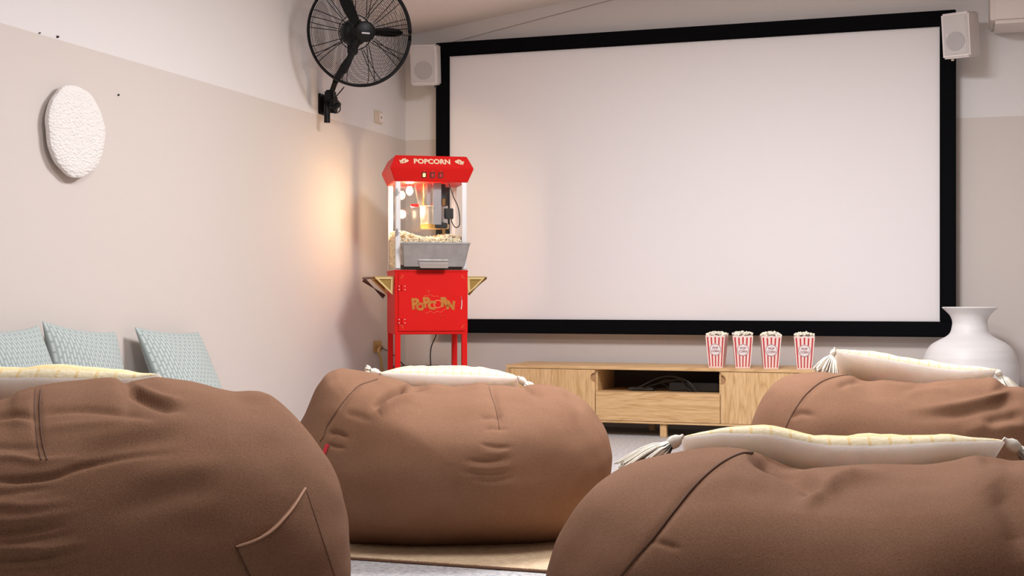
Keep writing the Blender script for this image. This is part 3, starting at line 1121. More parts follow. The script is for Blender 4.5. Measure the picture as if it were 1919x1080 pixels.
cc = catmull([(845, 342), (849, 354), (855, 370), (862, 385), (865, 400), (866, 418), (862, 425), (856, 424), (851, 415), (850, 408)], 6, False)
tube(bm, [(xf(a) - xm, .07, zf(b_, 6.9)) for a, b_ in cc], .0028, 7); pmk('kettle_cord', bm, M['blackplastic'], plg)
bm = bmesh.new(); span(bm, (xf(844) - xm, .25, zf(440, 7.05)), (xf(849) - xm, .26, Z2)); pmk('case_rod', bm, M['brass'])
# bulb
bx, by, bz = -W2 + .10, .17, zf(360, 7.0)
bm = bmesh.new(); lathe(bm, [(.004, .032), (.010, .026), (.018, .012), (.018, -.002), (.010, -.014), (.002, -.018)], 20, Matrix.Translation((bx, by, bz)))
pmk('bulb', bm, M['bulb'])
bm = bmesh.new(); lathe(bm, [(.014, .028), (.014, .06), (.012, Z2 - bz)], 20, Matrix.Translation((bx, by, bz))); pmk('bulb_socket', bm, M['steel'])
lp = bpy.data.lights.new('case_bulb_light', 'POINT')
lp.energy = 6.5; lp.color = (1.0, 0.72, 0.40); lp.shadow_soft_size = .022
lo = bpy.data.objects.new('case_bulb_light', lp)
lo.location = Matrix.Translation((pc.x, pc.y, 0)) @ Matrix.Rotation(RZ, 4, 'Z') @ Vector((bx + xm, by, bz - .10))
COL.objects.link(lo)
# drop tray on the front
bm = bmesh.new()
zt, zb = zf(456), zf(500)
xa, xb = xf(752) - xm, xf(877) - xm
xa2, xb2 = xf(756) - xm, xf(869) - xm
F0 = [(xa, -.060, zt), (xb, -.060, zt), (xb2, -.018, zb), (xa2, -.018, zb)]
th = .0025
prism(bm, F0, (0, .003, 0))
prism(bm, [(xa, -.060, zt), (xa2, -.018, zb), (xa2, .006, zb), (xa, .006, zt)], (th, 0, 0))
prism(bm, [(xb, -.060, zt), (xb2, -.018, zb), (xb2, .006, zb), (xb, .006, zt)], (-th, 0, 0))
prism(bm, [(xa2, -.018, zb), (xb2, -.018, zb), (xb2, .006, zb), (xa2, .006, zb)], (0, 0, .003))
span(bm, (xa - .002, -.064, zt - .006), (xb + .002, -.056, zt + .003), bevel=.001)
tr = pmk('tray', bm, M['traymetal'])
bm = bmesh.new()
hx0, hx1 = xf(783.5) - xm, xf(838) - xm
P = [(hx0, -.030, zf(489)), (hx1, -.030, zf(489)), (hx1 - .004, -.055, zf(503)), (hx0 + .004, -.055, zf(503))]
prism(bm, P, (0, .004, .004))
span(bm, (hx0 - .001, -.036, zf(491)), (hx1 + .001, -.028, zf(488)), bevel=.001)
pmk('tray_handle', bm, M['steel'], tr)
bm = bmesh.new(); span(bm, (-W2 + .03, .002, Z1 + .002), (W2 - .03, .006, zf(497))); pmk('crumb_slot', bm, M['dark'])
bm = bmesh.new(); span(bm, (-W2 + .03, -.001, zf(458)), (W2 - .03, .004, zf(455))); pmk('sill', bm, M['steel'])
# brass side handles
for sx in (-1, 1):
    s0 = sx * W2
    za, zb_ = zf(519), zf(553)
    outr = .105
    root_h = None
    for yy, mname, mm_, grow in ((.03, 'triangle_bracket', 'brass', 0), (DP - .06, 'triangle_bracket', 'brass', .0)):
        bm = bmesh.new()
        o_ = outr + grow
        tri = [(s0 + sx * .002, za), (s0 + sx * o_, za), (s0 + sx * .008, zb_)]
        cxx = sum(t[0] for t in tri) / 3; czz = sum(t[1] for t in tri) / 3
        inner = [(cxx + (t[0] - cxx) * .62, czz + (t[1] - czz) * .62) for t in tri]
        for a in range(3):
            b2 = (a + 1) % 3
            prism(bm, [(tri[a][0], yy, tri[a][1]), (tri[b2][0], yy, tri[b2][1]), (inner[b2][0], yy, inner[b2][1]), (inner[a][0], yy, inner[a][1])], (0, .008, 0))
        ob = pmk(mname, bm, M['brassbright'])
        bm = bmesh.new()
        prism(bm, [(t[0], yy + .006, t[1]) for t in inner], (0, .002, 0))
        pmk('inner_plate', bm, M['brassdark'], ob)
    bm = bmesh.new()
    span(bm, (s0, .03, za - .003), (s0 + sx * outr, DP - .055, za + .003), bevel=.001)
    pmk('fold_shelf', bm, M['brass'])
    bm = bmesh.new()
    tube(bm, [(s0 + sx * (outr - .002), .034, za - .004), (s0 + sx * (outr + .008), DP * .5, za - .004), (s0 + sx * (outr + .022), DP + .02, za - .004)], .0065, 12)
    pmk('push_bar', bm, M['browntrim'])
    bm = bmesh.new()
    tube(bm, [(s0 + sx * (outr + .020), DP + .022, za - .012), (s0 + sx * .016, DP - .005, zb_ - .010)], .0135, 14)
    pmk('handle_strut', bm, M['browntrim'])
    if sx > 0:
        bm = bmesh.new()
        tube(bm, [(s0 + sx * (outr - .002), .028, za - .006), (s0 + sx * .010, .030, zb_ + .002)], .0065, 12)
        pmk('handle_strut', bm, M['brassdark'])


def kernels(bm, pts, s0, s1):
    for p_ in pts:
        s = random.uniform(s0, s1)
        k = len(bm.verts)
        r_ = bmesh.ops.create_icosphere(bm, subdivisions=1, radius=s)
        seed = random.random() * 100
        for v in r_['verts']:
            d_ = v.co.normalized()
            v.co *= 1 + .75 * noise.noise(d_ * 1.6 + Vector((seed, seed, 0)))
            v.co += Vector(p_)


bm = bmesh.new()
pts = []
for i in range(2600):
    x_ = random.uniform(-W2 + .016, W2 - .016); y_ = random.uniform(.022, DP - .022)
    top = zf(447, 6.87) + .034 * math.exp(-((x_ + W2 - .03) / .09) ** 2) + .020 * math.exp(-((x_ - W2 + .08) / .07) ** 2) + .012 * (y_ / DP) + .006 * noise.noise(Vector((x_ * 30, y_ * 30, 0)))
    z_ = top - abs(random.gauss(0, .016))
    pts.append((x_, y_, z_))
for i in range(600):
    pts.append((random.uniform(-W2 + .012, -W2 + .02), random.uniform(.03, DP - .02), random.uniform(Z1 + .02, zf(440))))
for i in range(420):
    pts.append((random.uniform(-W2 + .03, W2 - .03), random.uniform(.016, .024), random.uniform(zf(462), zf(446))))
kernels(bm, pts, .0042, .0066)
bmesh.ops.translate(bm, verts=bm.verts, vec=(xm, 0, 0))
bmesh.ops.transform(bm, matrix=Matrix.Translation((pc.x, pc.y, 0)) @ Matrix.Rotation(RZ, 4, 'Z'), verts=bm.verts)
o = mk('popcorn', bm, M['popcorn'], origin=(pc.x, pc.y, Z1 + .02))
tag(o, 'heap of fresh popcorn lying inside the lit glass case of the red machine', 'popcorn', kind='stuff')

# black box behind the cart, cords, low socket
Tm = Matrix.Translation((pc.x, pc.y, 0)) @ Matrix.Rotation(RZ, 4, 'Z')
cb = at_d(797, 686, 7.52)
bm = bmesh.new(); box(bm, (0, 0, cb.z / 2 + .006), (.372, .20, cb.z - .012), bevel=.006)
bmesh.ops.transform(bm, matrix=Matrix.Translation((cb.x, cb.y, 0)) @ Matrix.Rotation(R(24), 4, 'Z'), verts=bm.verts)
bb = mk('equipment_box', bm, M['darkbox'], origin=(cb.x, cb.y, 0))
tag(bb, 'low black box on the floor behind the legs of the popcorn cart', 'box')
bm = bmesh.new()
for sx in (-.15, .15):
    for sy in (-.07, .07):
        bm = bmesh.new(); lathe(bm, [(.015, 0), (.015, .012)], 12, Matrix.Translation((cb.x, cb.y, 0)) @ Matrix.Rotation(R(24), 4, 'Z') @ Matrix.Translation((sx, sy, 0)))
        mk('foot', bm, M['blackplastic'], bb)

c = at_x(707, 650, XL)
root = empty('power_outlet', c)
tag(root, 'yellowed power outlet low on the left wall beside the popcorn cart', 'outlet')
bm = bmesh.new(); span(bm, (XL, c.y - .055, c.z - .035), (XL + .008, c.y + .05, c.z + .035), bevel=.003); mk('plate', bm, M['yellowed'], root)
bm = bmesh.new(); span(bm, (XL + .006, c.y - .03, c.z - .02), (XL + .04, c.y + .0, c.z + .012), bevel=.005); mk('plug', bm, M['yellowed'], root)
bm = bmesh.new()
pts = [Vector((XL + .038, c.y - .015, c.z - .004))] + [at_x(px, py, XL + .05) for px, py in ((709, 657), (713, 670), (715, 685), (716, 700), (717, 730))]
pts += [Vector((XL + .05, pts[-1].y, .10)), Vector((XL + .07, pts[-1].y + .03, .012))]
tube(bm, [Vector(q_) for q_ in catmull([tuple(p_) for p_ in pts], 5, False)], .0085, 8)
o = mk('cable', bm, M['yellowed'], origin=(XL + .05, c.y, 0)); tag(o, 'thick tan cable hanging from the low outlet to the floor', 'cable')
bm = bmesh.new()
pts = [Vector((XL + .03, c.y + .01, c.z + .002)), at_x(716, 653, XL + .07), at_d(727, 658, 7.75), at_d(740, 668, 7.74), at_d(752, 680, 7.72), at_d(760, 690, 7.70), at_d(768, 720, 7.66)]
tube(bm, [Vector(q_) for q_ in catmull([tuple(p_) for p_ in pts], 5, False)], .0036, 6)
o = mk('cable', bm, M['blackplastic'], origin=tuple(pts[-1])); tag(o, 'thin black cable sloping from the low outlet towards the floor behind the cart', 'cable')
bm = bmesh.new()
pts = [at_d(818, 622, 7.16), at_d(816, 632, 7.16), at_d(809, 648, 7.18), at_d(806.5, 664, 7.2), at_d(807, 685, 7.2), at_d(807, 705, 7.2), at_d(807, 760, 7.2), Vector((at_d(807, 790, 7.2).x, at_d(807, 790, 7.2).y, .01))]
tube(bm, [Vector(q_) for q_ in catmull([tuple(p_) for p_ in pts], 5, False)], .0034, 6)
bmesh.ops.transform(bm, matrix=Tm.inverted(), verts=bm.verts)
mk('power_cord', bm, M['blackplastic'], pm, world=False)

# ------------------------------------------------------------------ TV cabinet
YF = 6.97
XA, XB = at_y(948, 700, YF).x, 0
X1, X2 = at_y(1115.5, 700, YF).x, at_y(1350, 700, YF).x
XB = X2 + (X1 - XA)
ZT = at_y(1113, 686.5, YF).z
ZBt = at_y(1244, 795.5, YF).z
YBk = D - .07
tv = empty('media_cabinet', ((XA + XB) / 2, YF, 0))
tag(tv, 'long low oak media cabinet with open middle shelf under the screen', 'cabinet')
tt = .018
bm = bmesh.new()
span(bm, (XA, YF, ZT - tt), (XB, YBk, ZT), bevel=.002)
mk('top', bm, M['oakh'], tv)
bm = bmesh.new()
span(bm, (XA, YF + .001, ZBt + tt), (XA + tt, YBk, ZT - tt)); span(bm, (XB - tt, YF + .001, ZBt + tt), (XB, YBk, ZT - tt))
span(bm, (X1 - .009, YF + .022, ZBt + tt), (X1 + .009, YBk, ZT - tt)); span(bm, (X2 - .009, YF + .022, ZBt + tt), (X2 + .009, YBk, ZT - tt))
span(bm, (XA, YF, ZBt), (XB, YBk, ZBt + tt * .6), bevel=.001)
mk('carcass', bm, M['oakh'], tv)
bm = bmesh.new(); span(bm, (XA + tt, YBk - .006, ZBt + tt), (XB - tt, YBk, ZT - tt)); mk('back_panel', bm, M['dark'], tv)
zs = at_y(1230, 736.5, YF).z
bm = bmesh.new(); span(bm, (X1 + .009, YF + .02, zs - .012), (X2 - .009, YBk - .01, zs)); mk('shelf', bm, M['oakh'], tv)
bm = bmesh.new(); span(bm, (X1 + .002, YF - .001, ZBt + tt * .6 + .002), (X2 - .002, YF + .018, zs - .001), bevel=.0015); mk('drawer', bm, M['oakh'], tv)
for a, b_, hx in ((XA + tt + .003, X1 - .002, 1), (X2 + .002, XB - tt - .003, -1)):
    bm = bmesh.new()
    zb, zt = ZBt + tt * .6 + .002, ZT - tt - .002
    xe = b_ if hx == 1 else a          # edge with the finger cut-out
    zc_, rc = zt - .042, .026
    arc = [(xe - hx * rc * math.sin(t), zc_ + rc * math.cos(t)) for t in np.linspace(0, math.pi, 14)]
    if hx == 1:
        poly = [(a, zb), (a, zt), (b_, zt)] + arc + [(b_, zb)]
    else:
        poly = [(b_, zb), (b_, zt), (a, zt)] + arc + [(a, zb)]
    prism(bm, [(q_[0], YF, q_[1]) for q_ in poly], (0, .018, 0))
    dr = mk('door', bm, M['oakv'], tv, smooth=False)
    bm = bmesh.new(); span(bm, (min(xe - hx * .03, xe), YF + .012, zc_ - .03), (max(xe - hx * .03, xe), YF + .017, zc_ + .03)); mk('finger_pull', bm, M['oakdark'], dr)
for xx, yy in ((XA + .08, YF + .05), (XB - .08, YF + .05), (at_y(1244, 800, YF + .03).x, YF + .03), (XA + .08, YBk - .05), (XB - .08, YBk - .05), ((X1 + X2) / 2 - .1, YBk - .05)):
    bm = bmesh.new(); span(bm, (xx - .018, yy - .018, 0), (xx + .018, yy + .018, ZBt), bevel=.002); mk('leg', bm, M['oakv'], tv)
# equipment and cords in the open niche
bm = bmesh.new(); span(bm, (X2 - .30, YF + .12, zs + .004), (X2 - .03, YF + .32, zs + .05), bevel=.004)
o = mk('media_box', bm, M['blackplastic'], origin=(X2 - .16, YF + .2, zs + .004)); tag(o, 'flat black media box in the open shelf of the oak cabinet', 'media player')
bm = bmesh.new(); span(bm, (X1 + .16, YF + .10, zs + .003), (X1 + .30, YF + .2, zs + .02), bevel=.004)
o = mk('power_strip', bm, M['darkbox'], origin=(X1 + .2, YF + .15, zs)); tag(o, 'small black power strip under tangled cords in the cabinet shelf', 'power strip')
for k, (pts, lab) in enumerate((([(1185, 733), (1205, 722), (1235, 708), (1262, 706), (1290, 716), (1305, 728)], 'black cord arching high over the open cabinet shelf'),
                               ([(1200, 712), (1222, 722), (1250, 715), (1275, 712), (1285, 724), (1295, 731)], 'black cord looping downwards across the open cabinet shelf'),
                               ([(1210, 732), (1240, 729), (1268, 724), (1252, 712), (1240, 718), (1265, 731)], 'black cord coiled in the middle of the open cabinet shelf'))):
    bm = bmesh.new()
    yy = YF + .07 + .035 * k
    w_ = [at_y(a, b_, yy) for a, b_ in pts]
    w_[0].z = w_[-1].z = zs + .005
    tube(bm, [Vector(q_) for q_ in catmull([tuple(q_) for q_ in w_], 6, False)], .004, 6)
    for v in bm.verts:
        v.co.z = max(v.co.z, zs + .0015)
    o = mk('cord', bm, M['blackplastic'], origin=tuple(w_[0])); tag(o, lab, 'cord', 'cords in the open cabinet shelf')


# ------------------------------------------------------------------ popcorn cups
def cup(px, pyb, rz, label, y):
    b = at_y(px, pyb, y)
    root = empty('popcorn_box', (b.x, y, ZT), rz)
    tag(root, label, 'popcorn box', 'striped popcorn boxes on the oak cabinet')
    hb, ht, hz = .038, .0535, .172
    db, dt = .026, .036
    bm = bmesh.new()
    lay = bm.loops.layers.uv.verify()
    cb_ = [(-hb, -db), (hb, -db), (hb, db), (-hb, db)]
    ct = [(-ht, -dt), (ht, -dt), (ht, dt), (-ht, dt)]
    for k in range(4):
        a, c2 = cb_[k], cb_[(k + 1) % 4]
        a2, c3 = ct[k], ct[(k + 1) % 4]
        n = 12
        # scalloped rim
        bot = [Vector((a[0] + (c2[0] - a[0]) * t, a[1] + (c2[1] - a[1]) * t, .0005)) for t in np.linspace(0, 1, n + 1)]
        top = [Vector((a2[0] + (c3[0] - a2[0]) * t, a2[1] + (c3[1] - a2[1]) * t, hz + .004 * abs(math.sin(t * math.pi * 3)))) for t in np.linspace(0, 1, n + 1)]
        vb = [bm.verts.new(q_) for q_ in bot]; vt = [bm.verts.new(q_) for q_ in top]
        for i in range(n):
            f = bm.faces.new((vb[i], vb[i + 1], vt[i + 1], vt[i]))
            us = [(i / n, 0), ((i + 1) / n, 0), ((i + 1) / n, 1), (i / n, 1)]
            for lp_, uv_ in zip(f.loops, us):
                lp_[lay].uv = uv_
    bmesh.ops.remove_doubles(bm, verts=bm.verts, dist=1e-5)
    span(bm, (-hb + .001, -db + .001, .0005), (hb - .001, db - .001, .003))
    mk('paper_box', bm, M['stripe'], root, world=False, smooth=False)
    # round badge with ring and words
    zc_ = .098
    sl = (dt - db) / hz
    yc = -(db + sl * zc_)
    TM = Matrix.Translation((0, yc - .0006, zc_)) @ Matrix.Rotation(R(90) + math.atan(sl), 4, 'X')
    bm = bmesh.new(); lathe(bm, [(.0325, -.0003), (.0325, .0006)], 40, TM); bd = mk('round_label', bm, M['badge'], root, world=False)
    bm = bmesh.new(); tube(bm, [TM @ Vector(((.0300 * math.cos(t)), .0300 * math.sin(t), .0008)) for t in np.linspace(0, 2 * math.pi, 49)[:-1]], .0012, 5, closed=True)
    mk('ring', bm, M['ink'], bd, world=False)
    bm = text_bm('POP', .0165, .0003, TM @ Matrix.Translation((0, .0085, .0009)), offset=.0003)
    text_bm('CORN', .0155, .0003, TM @ Matrix.Translation((0, -.0085, .0009)), offset=.0003, bm=bm)
    mk('lettering', bm, M['ink'], bd, world=False)
    # popcorn
    bm = bmesh.new()
    pts = []
    for i in range(95):
        x_ = random.uniform(-ht + .004, ht - .004); y_ = random.uniform(-dt + .003, dt - .003)
        z_ = hz + .002 + .019 * (1 - (x_ / ht) ** 2 * .6) * random.uniform(.1, 1)
        pts.append((x_, y_, z_))
    kernels(bm, pts, .0055, .0085)
    Tw = Matrix.Translation((b.x, y, ZT)) @ Matrix.Rotation(rz, 4, 'Z')
    bmesh.ops.transform(bm, matrix=Tw, verts=bm.verts)
    o = mk('popcorn', bm, M['popcornpale'], origin=(b.x, y, ZT + hz))
    tag(o, 'popcorn heaped in the ' + label.split(',')[0].replace('striped popcorn box', 'striped box'), 'popcorn', kind='stuff')


cup(1343.5, 692, R(-8) + R(2), 'leftmost striped popcorn box, on the oak cabinet', 7.03)
cup(1391.5, 692, R(12), 'second striped popcorn box from the left, close beside the leftmost', 7.03)
cup(1444, 693, R(14), 'third striped popcorn box from the left, over the right cabinet door', 7.02)
cup(1507, 693, R(8), 'rightmost striped popcorn box, nearest the tasselled pillow', 7.02)

# ------------------------------------------------------------------ vase
vd = 6.72
vc = at_d(1817.5, 576, vd)


def vz(py):
    return H + (HY - py) / F_PX * vd


def vr(px):
    return (px - 1817.5) / F_PX * vd


prof_px = [(1880, 832), (1893, 800), (1900, 760), (1904, 710), (1903, 685), (1898, 664), (1888, 648), (1873, 638), (1860, 631), (1853, 624), (1850, 614), (1849, 603), (1853, 592), (1860, 584), (1867.5, 577)]
prof = [(.10, 0.0), (.155, .004), (.175, .03)] + [(vr(a), vz(b_)) for a, b_ in prof_px if vz(b_) > .06]
pr = catmull(prof, 5, False)
inner = [(max(.01, q_[0] - .012), q_[1]) for q_ in pr[::-1][:28]]
full = [tuple(q_) for q_ in pr] + [(pr[-1][0] - .004, pr[-1][1] + .004)] + inner + [(.01, inner[-1][1] - .0)]
bm = bmesh.new(); lathe(bm, full, 72, Matrix.Translation((vc.x, vc.y, 0)))
o = mk('floor_vase', bm, M['vase'], origin=(vc.x, vc.y, 0))
tag(o, 'large white ceramic floor vase with flared rim right of the screen', 'vase')

# ------------------------------------------------------------------ rug
ra = at_z(657, 1046, .008); rb = at_z(1028, 1068, .008)
yr = (ra.y + rb.y) / 2
bm = bmesh.new()
nx, ny = 60, 2
span(bm, (-2.45, yr, .0005), (1.35, 5.25, .009), bevel=.003)
rg = mk('jute_rug', bm, M['rug'], origin=(-.55, yr + .9, 0))
tag(rg, 'woven jute rug under the second row of bean bags', 'rug')
bm = bmesh.new(); tube(bm, [(x_, yr - .001, .004) for x_ in np.linspace(-2.45, 1.35, 20)], .0038, 6); mk('binding', bm, M['beanseam'], rg, label='dark stitched edge')


# ------------------------------------------------------------------ pillow placement (the bags are dented under them)
rt = Vector((_ca, _sa, 0)); fw_ = Vector((-_sa, _ca, 0)); UP = Vector((0, 0, 1))
PIL = {
    'middle': dict(PL=at_d(712, 700, 4.47), PR=at_d(972, 708, 4.44), tilt=R(24), hgt=.46, thick=.145,
                   off=[(-1, 0.004), (-.6, .02), (0, .024), (.5, .022), (.85, .008), (1, 0)]),
    'right': dict(edge=.990, PL=at_d(1564, 655, 4.12), PR=at_d(1868, 693, 4.00), tilt=R(38), hgt=.44, thick=.12,
                  off=[(-1, 0), (-.5, .004), (0, -.004), (.4, -.012), (1, 0)]),
    'near': dict(edge=.9985, PL=at_d(1276, 820, 2.42), PR=at_d(1886, 826, 2.36), tilt=R(33), hgt=.48, thick=.13,
                 off=[(-1, 0), (-.75, .026), (-.45, .026), (-.1, -.012), (.2, -.014), (.6, 0.0), (1, 0)]),
    'left': dict(PL=at_d(-260, 715, 2.58), PR=at_d(298, 702, 2.50), tilt=R(27), hgt=.48, thick=.13,
                 off=[(-1, 0), (-.4, .02), (0.2, .012), (.6, -.006), (.85, -.012), (1, 0)]),
}


def pillow_frame(PL, PR, tilt, hgt):
    wv = PR - PL
    x_ = wv.normalized()
    e = Vector(((PL.x + PR.x) / 2, (PL.y + PR.y) / 2, 0)).normalized()
    e = (e - x_ * e.dot(x_)).normalized()
    up = x_.cross(e).normalized()
    if up.z < 0:
        up = -up
    h_ = (-e * math.cos(tilt) + up * math.sin(tilt)).normalized()
    nf = (e * math.sin(tilt) + up * math.cos(tilt)).normalized()
    return wv.length, x_, h_, nf, (PL + PR) / 2 - h_ * hgt / 2


# ------------------------------------------------------------------ bean bags
def superp(t, p_):
    return np.power(np.clip(1 - np.power(np.abs(t), p_), 0, 1), 1 / p_)


def seg_dist(P, A, B):
    AB = B - A
    t = np.clip(((P - A) @ AB) / max(AB @ AB, 1e-9), 0, 1)
    C = A + t[:, None] * AB
    return np.linalg.norm(P - C, axis=1), t


def bean(label, outline, cpx, dc, a, b, strokes, seams, zpiv=.29, seat=.72, drop=(.04, .34), nth=420, nt=230, pocket=None, tagpx=None, p_near=2.35, noise_amp=.006, dent=None):
    O = at_d(cpx, HY, dc); O.z = 0
    e = Vector((O.x, O.y, 0)).normalized()
    r_ = Vector((e.y, -e.x, 0))
    Ld = Vector((O.x, O.y, 0)).length

    def to_local(px, py):
        q = ray(px, py)
        k = Ld / Vector((q.x, q.y, 0)).dot(e)
        w = Vector((0, 0, H)) + q * k
        return ((w - O).dot(r_), max(w.z, -.075))
    pts = [to_local(*q) for q in outline]
    cur = catmull(pts, 10, True)
    cur = resample(cur, nth)
    sm_c = cur.copy()
    for _ in range(40):
        sm_c = (np.roll(sm_c, 3, 0) + np.roll(sm_c, -3, 0) + sm_c) / 3
    sm_c = sm_c.mean(0) + (sm_c - sm_c.mean(0)) * 1.03
    # grid
    ph = np.linspace(0, math.pi, nt)
    tt_ = -np.cos(ph)
    nt = len(ph)
    yl = np.where(tt_ < 0, tt_ * a, tt_ * b)
    s_lat = superp(tt_, p_near)
    k = np.max(s_lat[tt_ < 0] * Ld / (Ld + yl[tt_ < 0]))
    x_c = 0.5 * (cur[:, 0].min() + cur[:, 0].max())
    s_top = np.where(tt_ < 0, superp(tt_, 2.2), superp(tt_, 3.0))
    s_bot = np.where(tt_ < 0, superp(tt_, 1.9), superp(tt_, 3.4))
    sm = np.clip((yl - drop[0]) / (drop[1] - drop[0]), 0, 1)
    sm = sm * sm * (3 - 2 * sm)
    hf = 1 - (1 - seat) * sm
    wc = np.clip((s_lat - .80) / .18, 0, 1)[:, None] * (tt_ < .45)[:, None]
    CU = cur[None] * wc[..., None] + sm_c[None] * (1 - wc[..., None])
    X = x_c + (CU[..., 0] - x_c) / k * s_lat[:, None]
    dz = CU[..., 1] - zpiv
    Z = zpiv + np.where(dz > 0, dz * (s_top * hf)[:, None], dz * s_bot[:, None])
    Y = np.repeat(yl[:, None], nth, 1)
    Z = np.maximum(Z, .004)
    shp = X.shape
    W = np.stack([O.x + X * r_.x + Y * e.x, O.y + X * r_.y + Y * e.y, Z], -1)

    def normals(W):
        du = np.roll(W, -1, 1) - np.roll(W, 1, 1)
        dv = np.gradient(W, axis=0)
        n = np.cross(du, dv)
        n /= np.maximum(np.linalg.norm(n, axis=-1, keepdims=True), 1e-9)
        cen = W.mean(axis=(0, 1))
        if ((W - cen) * n).sum() < 0:
            n = -n
        return n

    def project(Wf):
        dx = Wf[:, 0]; dy = Wf[:, 1]
        dep = -_sa * dx + _ca * dy
        u = (_ca * dx + _sa * dy) / dep
        v = (Wf[:, 2] - H) / dep
        return np.stack([CX + u * F_PX, HY - v * F_PX], 1)
    # low frequency unevenness
    n0 = normals(W)
    flat = W.reshape(-1, 3)
    seed = cpx * .013
    nn_ = np.array([noise.noise(Vector((q[0] * 4.5 + seed, q[1] * 4.5, q[2] * 7))) + .45 * noise.noise(Vector((q[0] * 11, q[1] * 11 + seed, q[2] * 20))) for q in flat]).reshape(shp)
    pole = superp(tt_, 6)[:, None]
    W = W + n0 * (nn_ * noise_amp * pole)[..., None]
    # strokes: pressed or raised folds
    n1 = normals(W)
    flat = W.reshape(-1, 3); nf = n1.reshape(-1, 3)
    PX = project(flat)
    view = flat - np.array([0, 0, H]); view /= np.linalg.norm(view, axis=1, keepdims=True)
    facing = np.clip(-(view * nf).sum(1) * 5 + .6, 0, 1) * (Y.reshape(-1) < drop[0] + .12)
    disp = np.zeros(len(flat))
    for (poly, width, depth) in strokes:
        P_ = catmull(poly, 5, False)
        best = np.full(len(flat), 1e9); bt = np.zeros(len(flat))
        nseg = len(P_) - 1
        lo = P_.min(0) - width * 4; hi = P_.max(0) + width * 4
        idx = np.where((PX[:, 0] > lo[0]) & (PX[:, 0] < hi[0]) & (PX[:, 1] > lo[1]) & (PX[:, 1] < hi[1]))[0]
        if not len(idx):
            continue
        bb_ = best[idx]; tt2 = bt[idx]
        for i in range(nseg):
            d_, t_ = seg_dist(PX[idx], P_[i], P_[i + 1])
            mk_ = d_ < bb_
            bb_ = np.where(mk_, d_, bb_); tt2 = np.where(mk_, (i + t_) / nseg, tt2)
        fade = np.clip(np.minimum(tt2, 1 - tt2) * 3.4, 0, 1) ** 1.2 * .95 + .05
        disp[idx] += depth * np.exp(-(bb_ / width) ** 2) * fade
    flat = flat + nf * (disp * facing)[:, None]
    if dent:
        d_ = PIL[dent]
        Wd, px_, ph_, pn_, pc_ = pillow_frame(d_['PL'], d_['PR'], d_['tilt'], d_['hgt'])
        rel = flat - np.array(pc_)
        A_ = np.abs(rel @ np.array(px_)) / (Wd / 2); B_ = (rel @ np.array(ph_)) / (d_['hgt'] / 2); C_z = rel @ np.array(pn_)
        f_ = (np.clip(1 - np.clip(A_, 0, 1) ** 2.6, 0, 1) * np.clip(1 - np.clip(np.abs(B_), 0, 1) ** 2.6, 0, 1)) ** .48
        out_ = np.maximum(A_, np.abs(B_)) - 1
        lim = -d_['thick'] / 2 * f_ - .007 + np.clip(out_, 0, 9) * .16
        push = np.where((C_z > lim) & (out_ < 1.2) & (B_ < 1.15), C_z - lim, 0)
        w_ = np.clip((Y.reshape(-1) - .02) / .10, 0, 1)
        flat = flat - np.array(pn_) * (push * w_)[:, None]
    flat[:, 2] = np.maximum(flat[:, 2], .010 if O.y > yr - .2 else .003)
    W = flat.reshape(*shp, 3)
    # mesh
    rows = W.tolist()
    Oo = Vector((O.x, O.y, 0))
    verts = [tuple(rows[i][j]) for i in range(1, nt - 1) for j in range(nth)]
    faces = []
    for i in range(nt - 3):
        for j in range(nth):
            j2 = (j + 1) % nth
            faces.append((i * nth + j, i * nth + j2, (i + 1) * nth + j2, (i + 1) * nth + j))
    v0 = len(verts); verts.append(tuple(W[0].mean(0))); v1 = len(verts); verts.append(tuple(W[-1].mean(0)))
    for j in range(nth):
        j2 = (j + 1) % nth
        faces.append((v0, j2, j)); faces.append((v1, (nt - 3) * nth + j, (nt - 3) * nth + j2))
    bvh = BVHTree.FromPolygons(verts, faces)
    me = bpy.data.meshes.new('bean_bag')
    me.from_pydata([(v[0] - Oo.x, v[1] - Oo.y, v[2]) for v in verts], [], faces)
    me.materials.append(M['bean'])
    bmm = bmesh.new(); bmm.from_mesh(me); bmesh.ops.recalc_face_normals(bmm, faces=bmm.faces); bmm.to_mesh(me); bmm.free()
    for f in me.polygons:
        f.use_smooth = True
    ob = bpy.data.objects.new('bean_bag', me)
    ob.location = Oo
    COL.objects.link(ob)
    tag(ob, label, 'bean bag', 'brown bean bag chairs')

    def hit(px, py, off=.0):
        o_ = Vector((0, 0, H)); d_ = ray(px, py).normalized()
        loc, nor, _, _ = bvh.ray_cast(o_, d_)
        if loc is None:
            return None
        if nor.dot(d_) > 0:
            nor = -nor
        return loc + nor * off
    for (poly, rad, mn) in seams:
        P_ = catmull(poly, 8, False)
        w = [hit(q[0], q[1], rad * .25) for q in P_]
        w = [q for q in w if q is not None]
        if len(w) > 3:
            bm = bmesh.new(); tube(bm, w, rad, 6); mk('seam', bm, M[mn], ob)
    if pocket:
        # bilinear patch of the pocket, laid on the fabric
        (A, B, C_, D_), hem = pocket
        bm = bmesh.new()
        n_ = 30
        P = []
        for i in range(-1, n_ + 2):
            row = []
            s_ = min(1, max(0, i / n_))
            for j in range(-1, n_ + 2):
                t_ = min(1, max(0, j / n_))
                edge = i in (-1, n_ + 1) or j in (-1, n_ + 1)
                q = (np.array(A) * (1 - s_) + np.array(B) * s_) * (1 - t_) + (np.array(D_) * (1 - s_) + np.array(C_) * s_) * t_
                q[1] += (1 - t_) * hem(s_)
                gap = .004 + .011 * max(0, 1 - t_ * 2.2) * math.sin(s_ * math.pi)
                row.append(hit(q[0], q[1], -.002 if edge else gap))
            P.append(row)
        okp = all(w is not None for row in P for w in row)
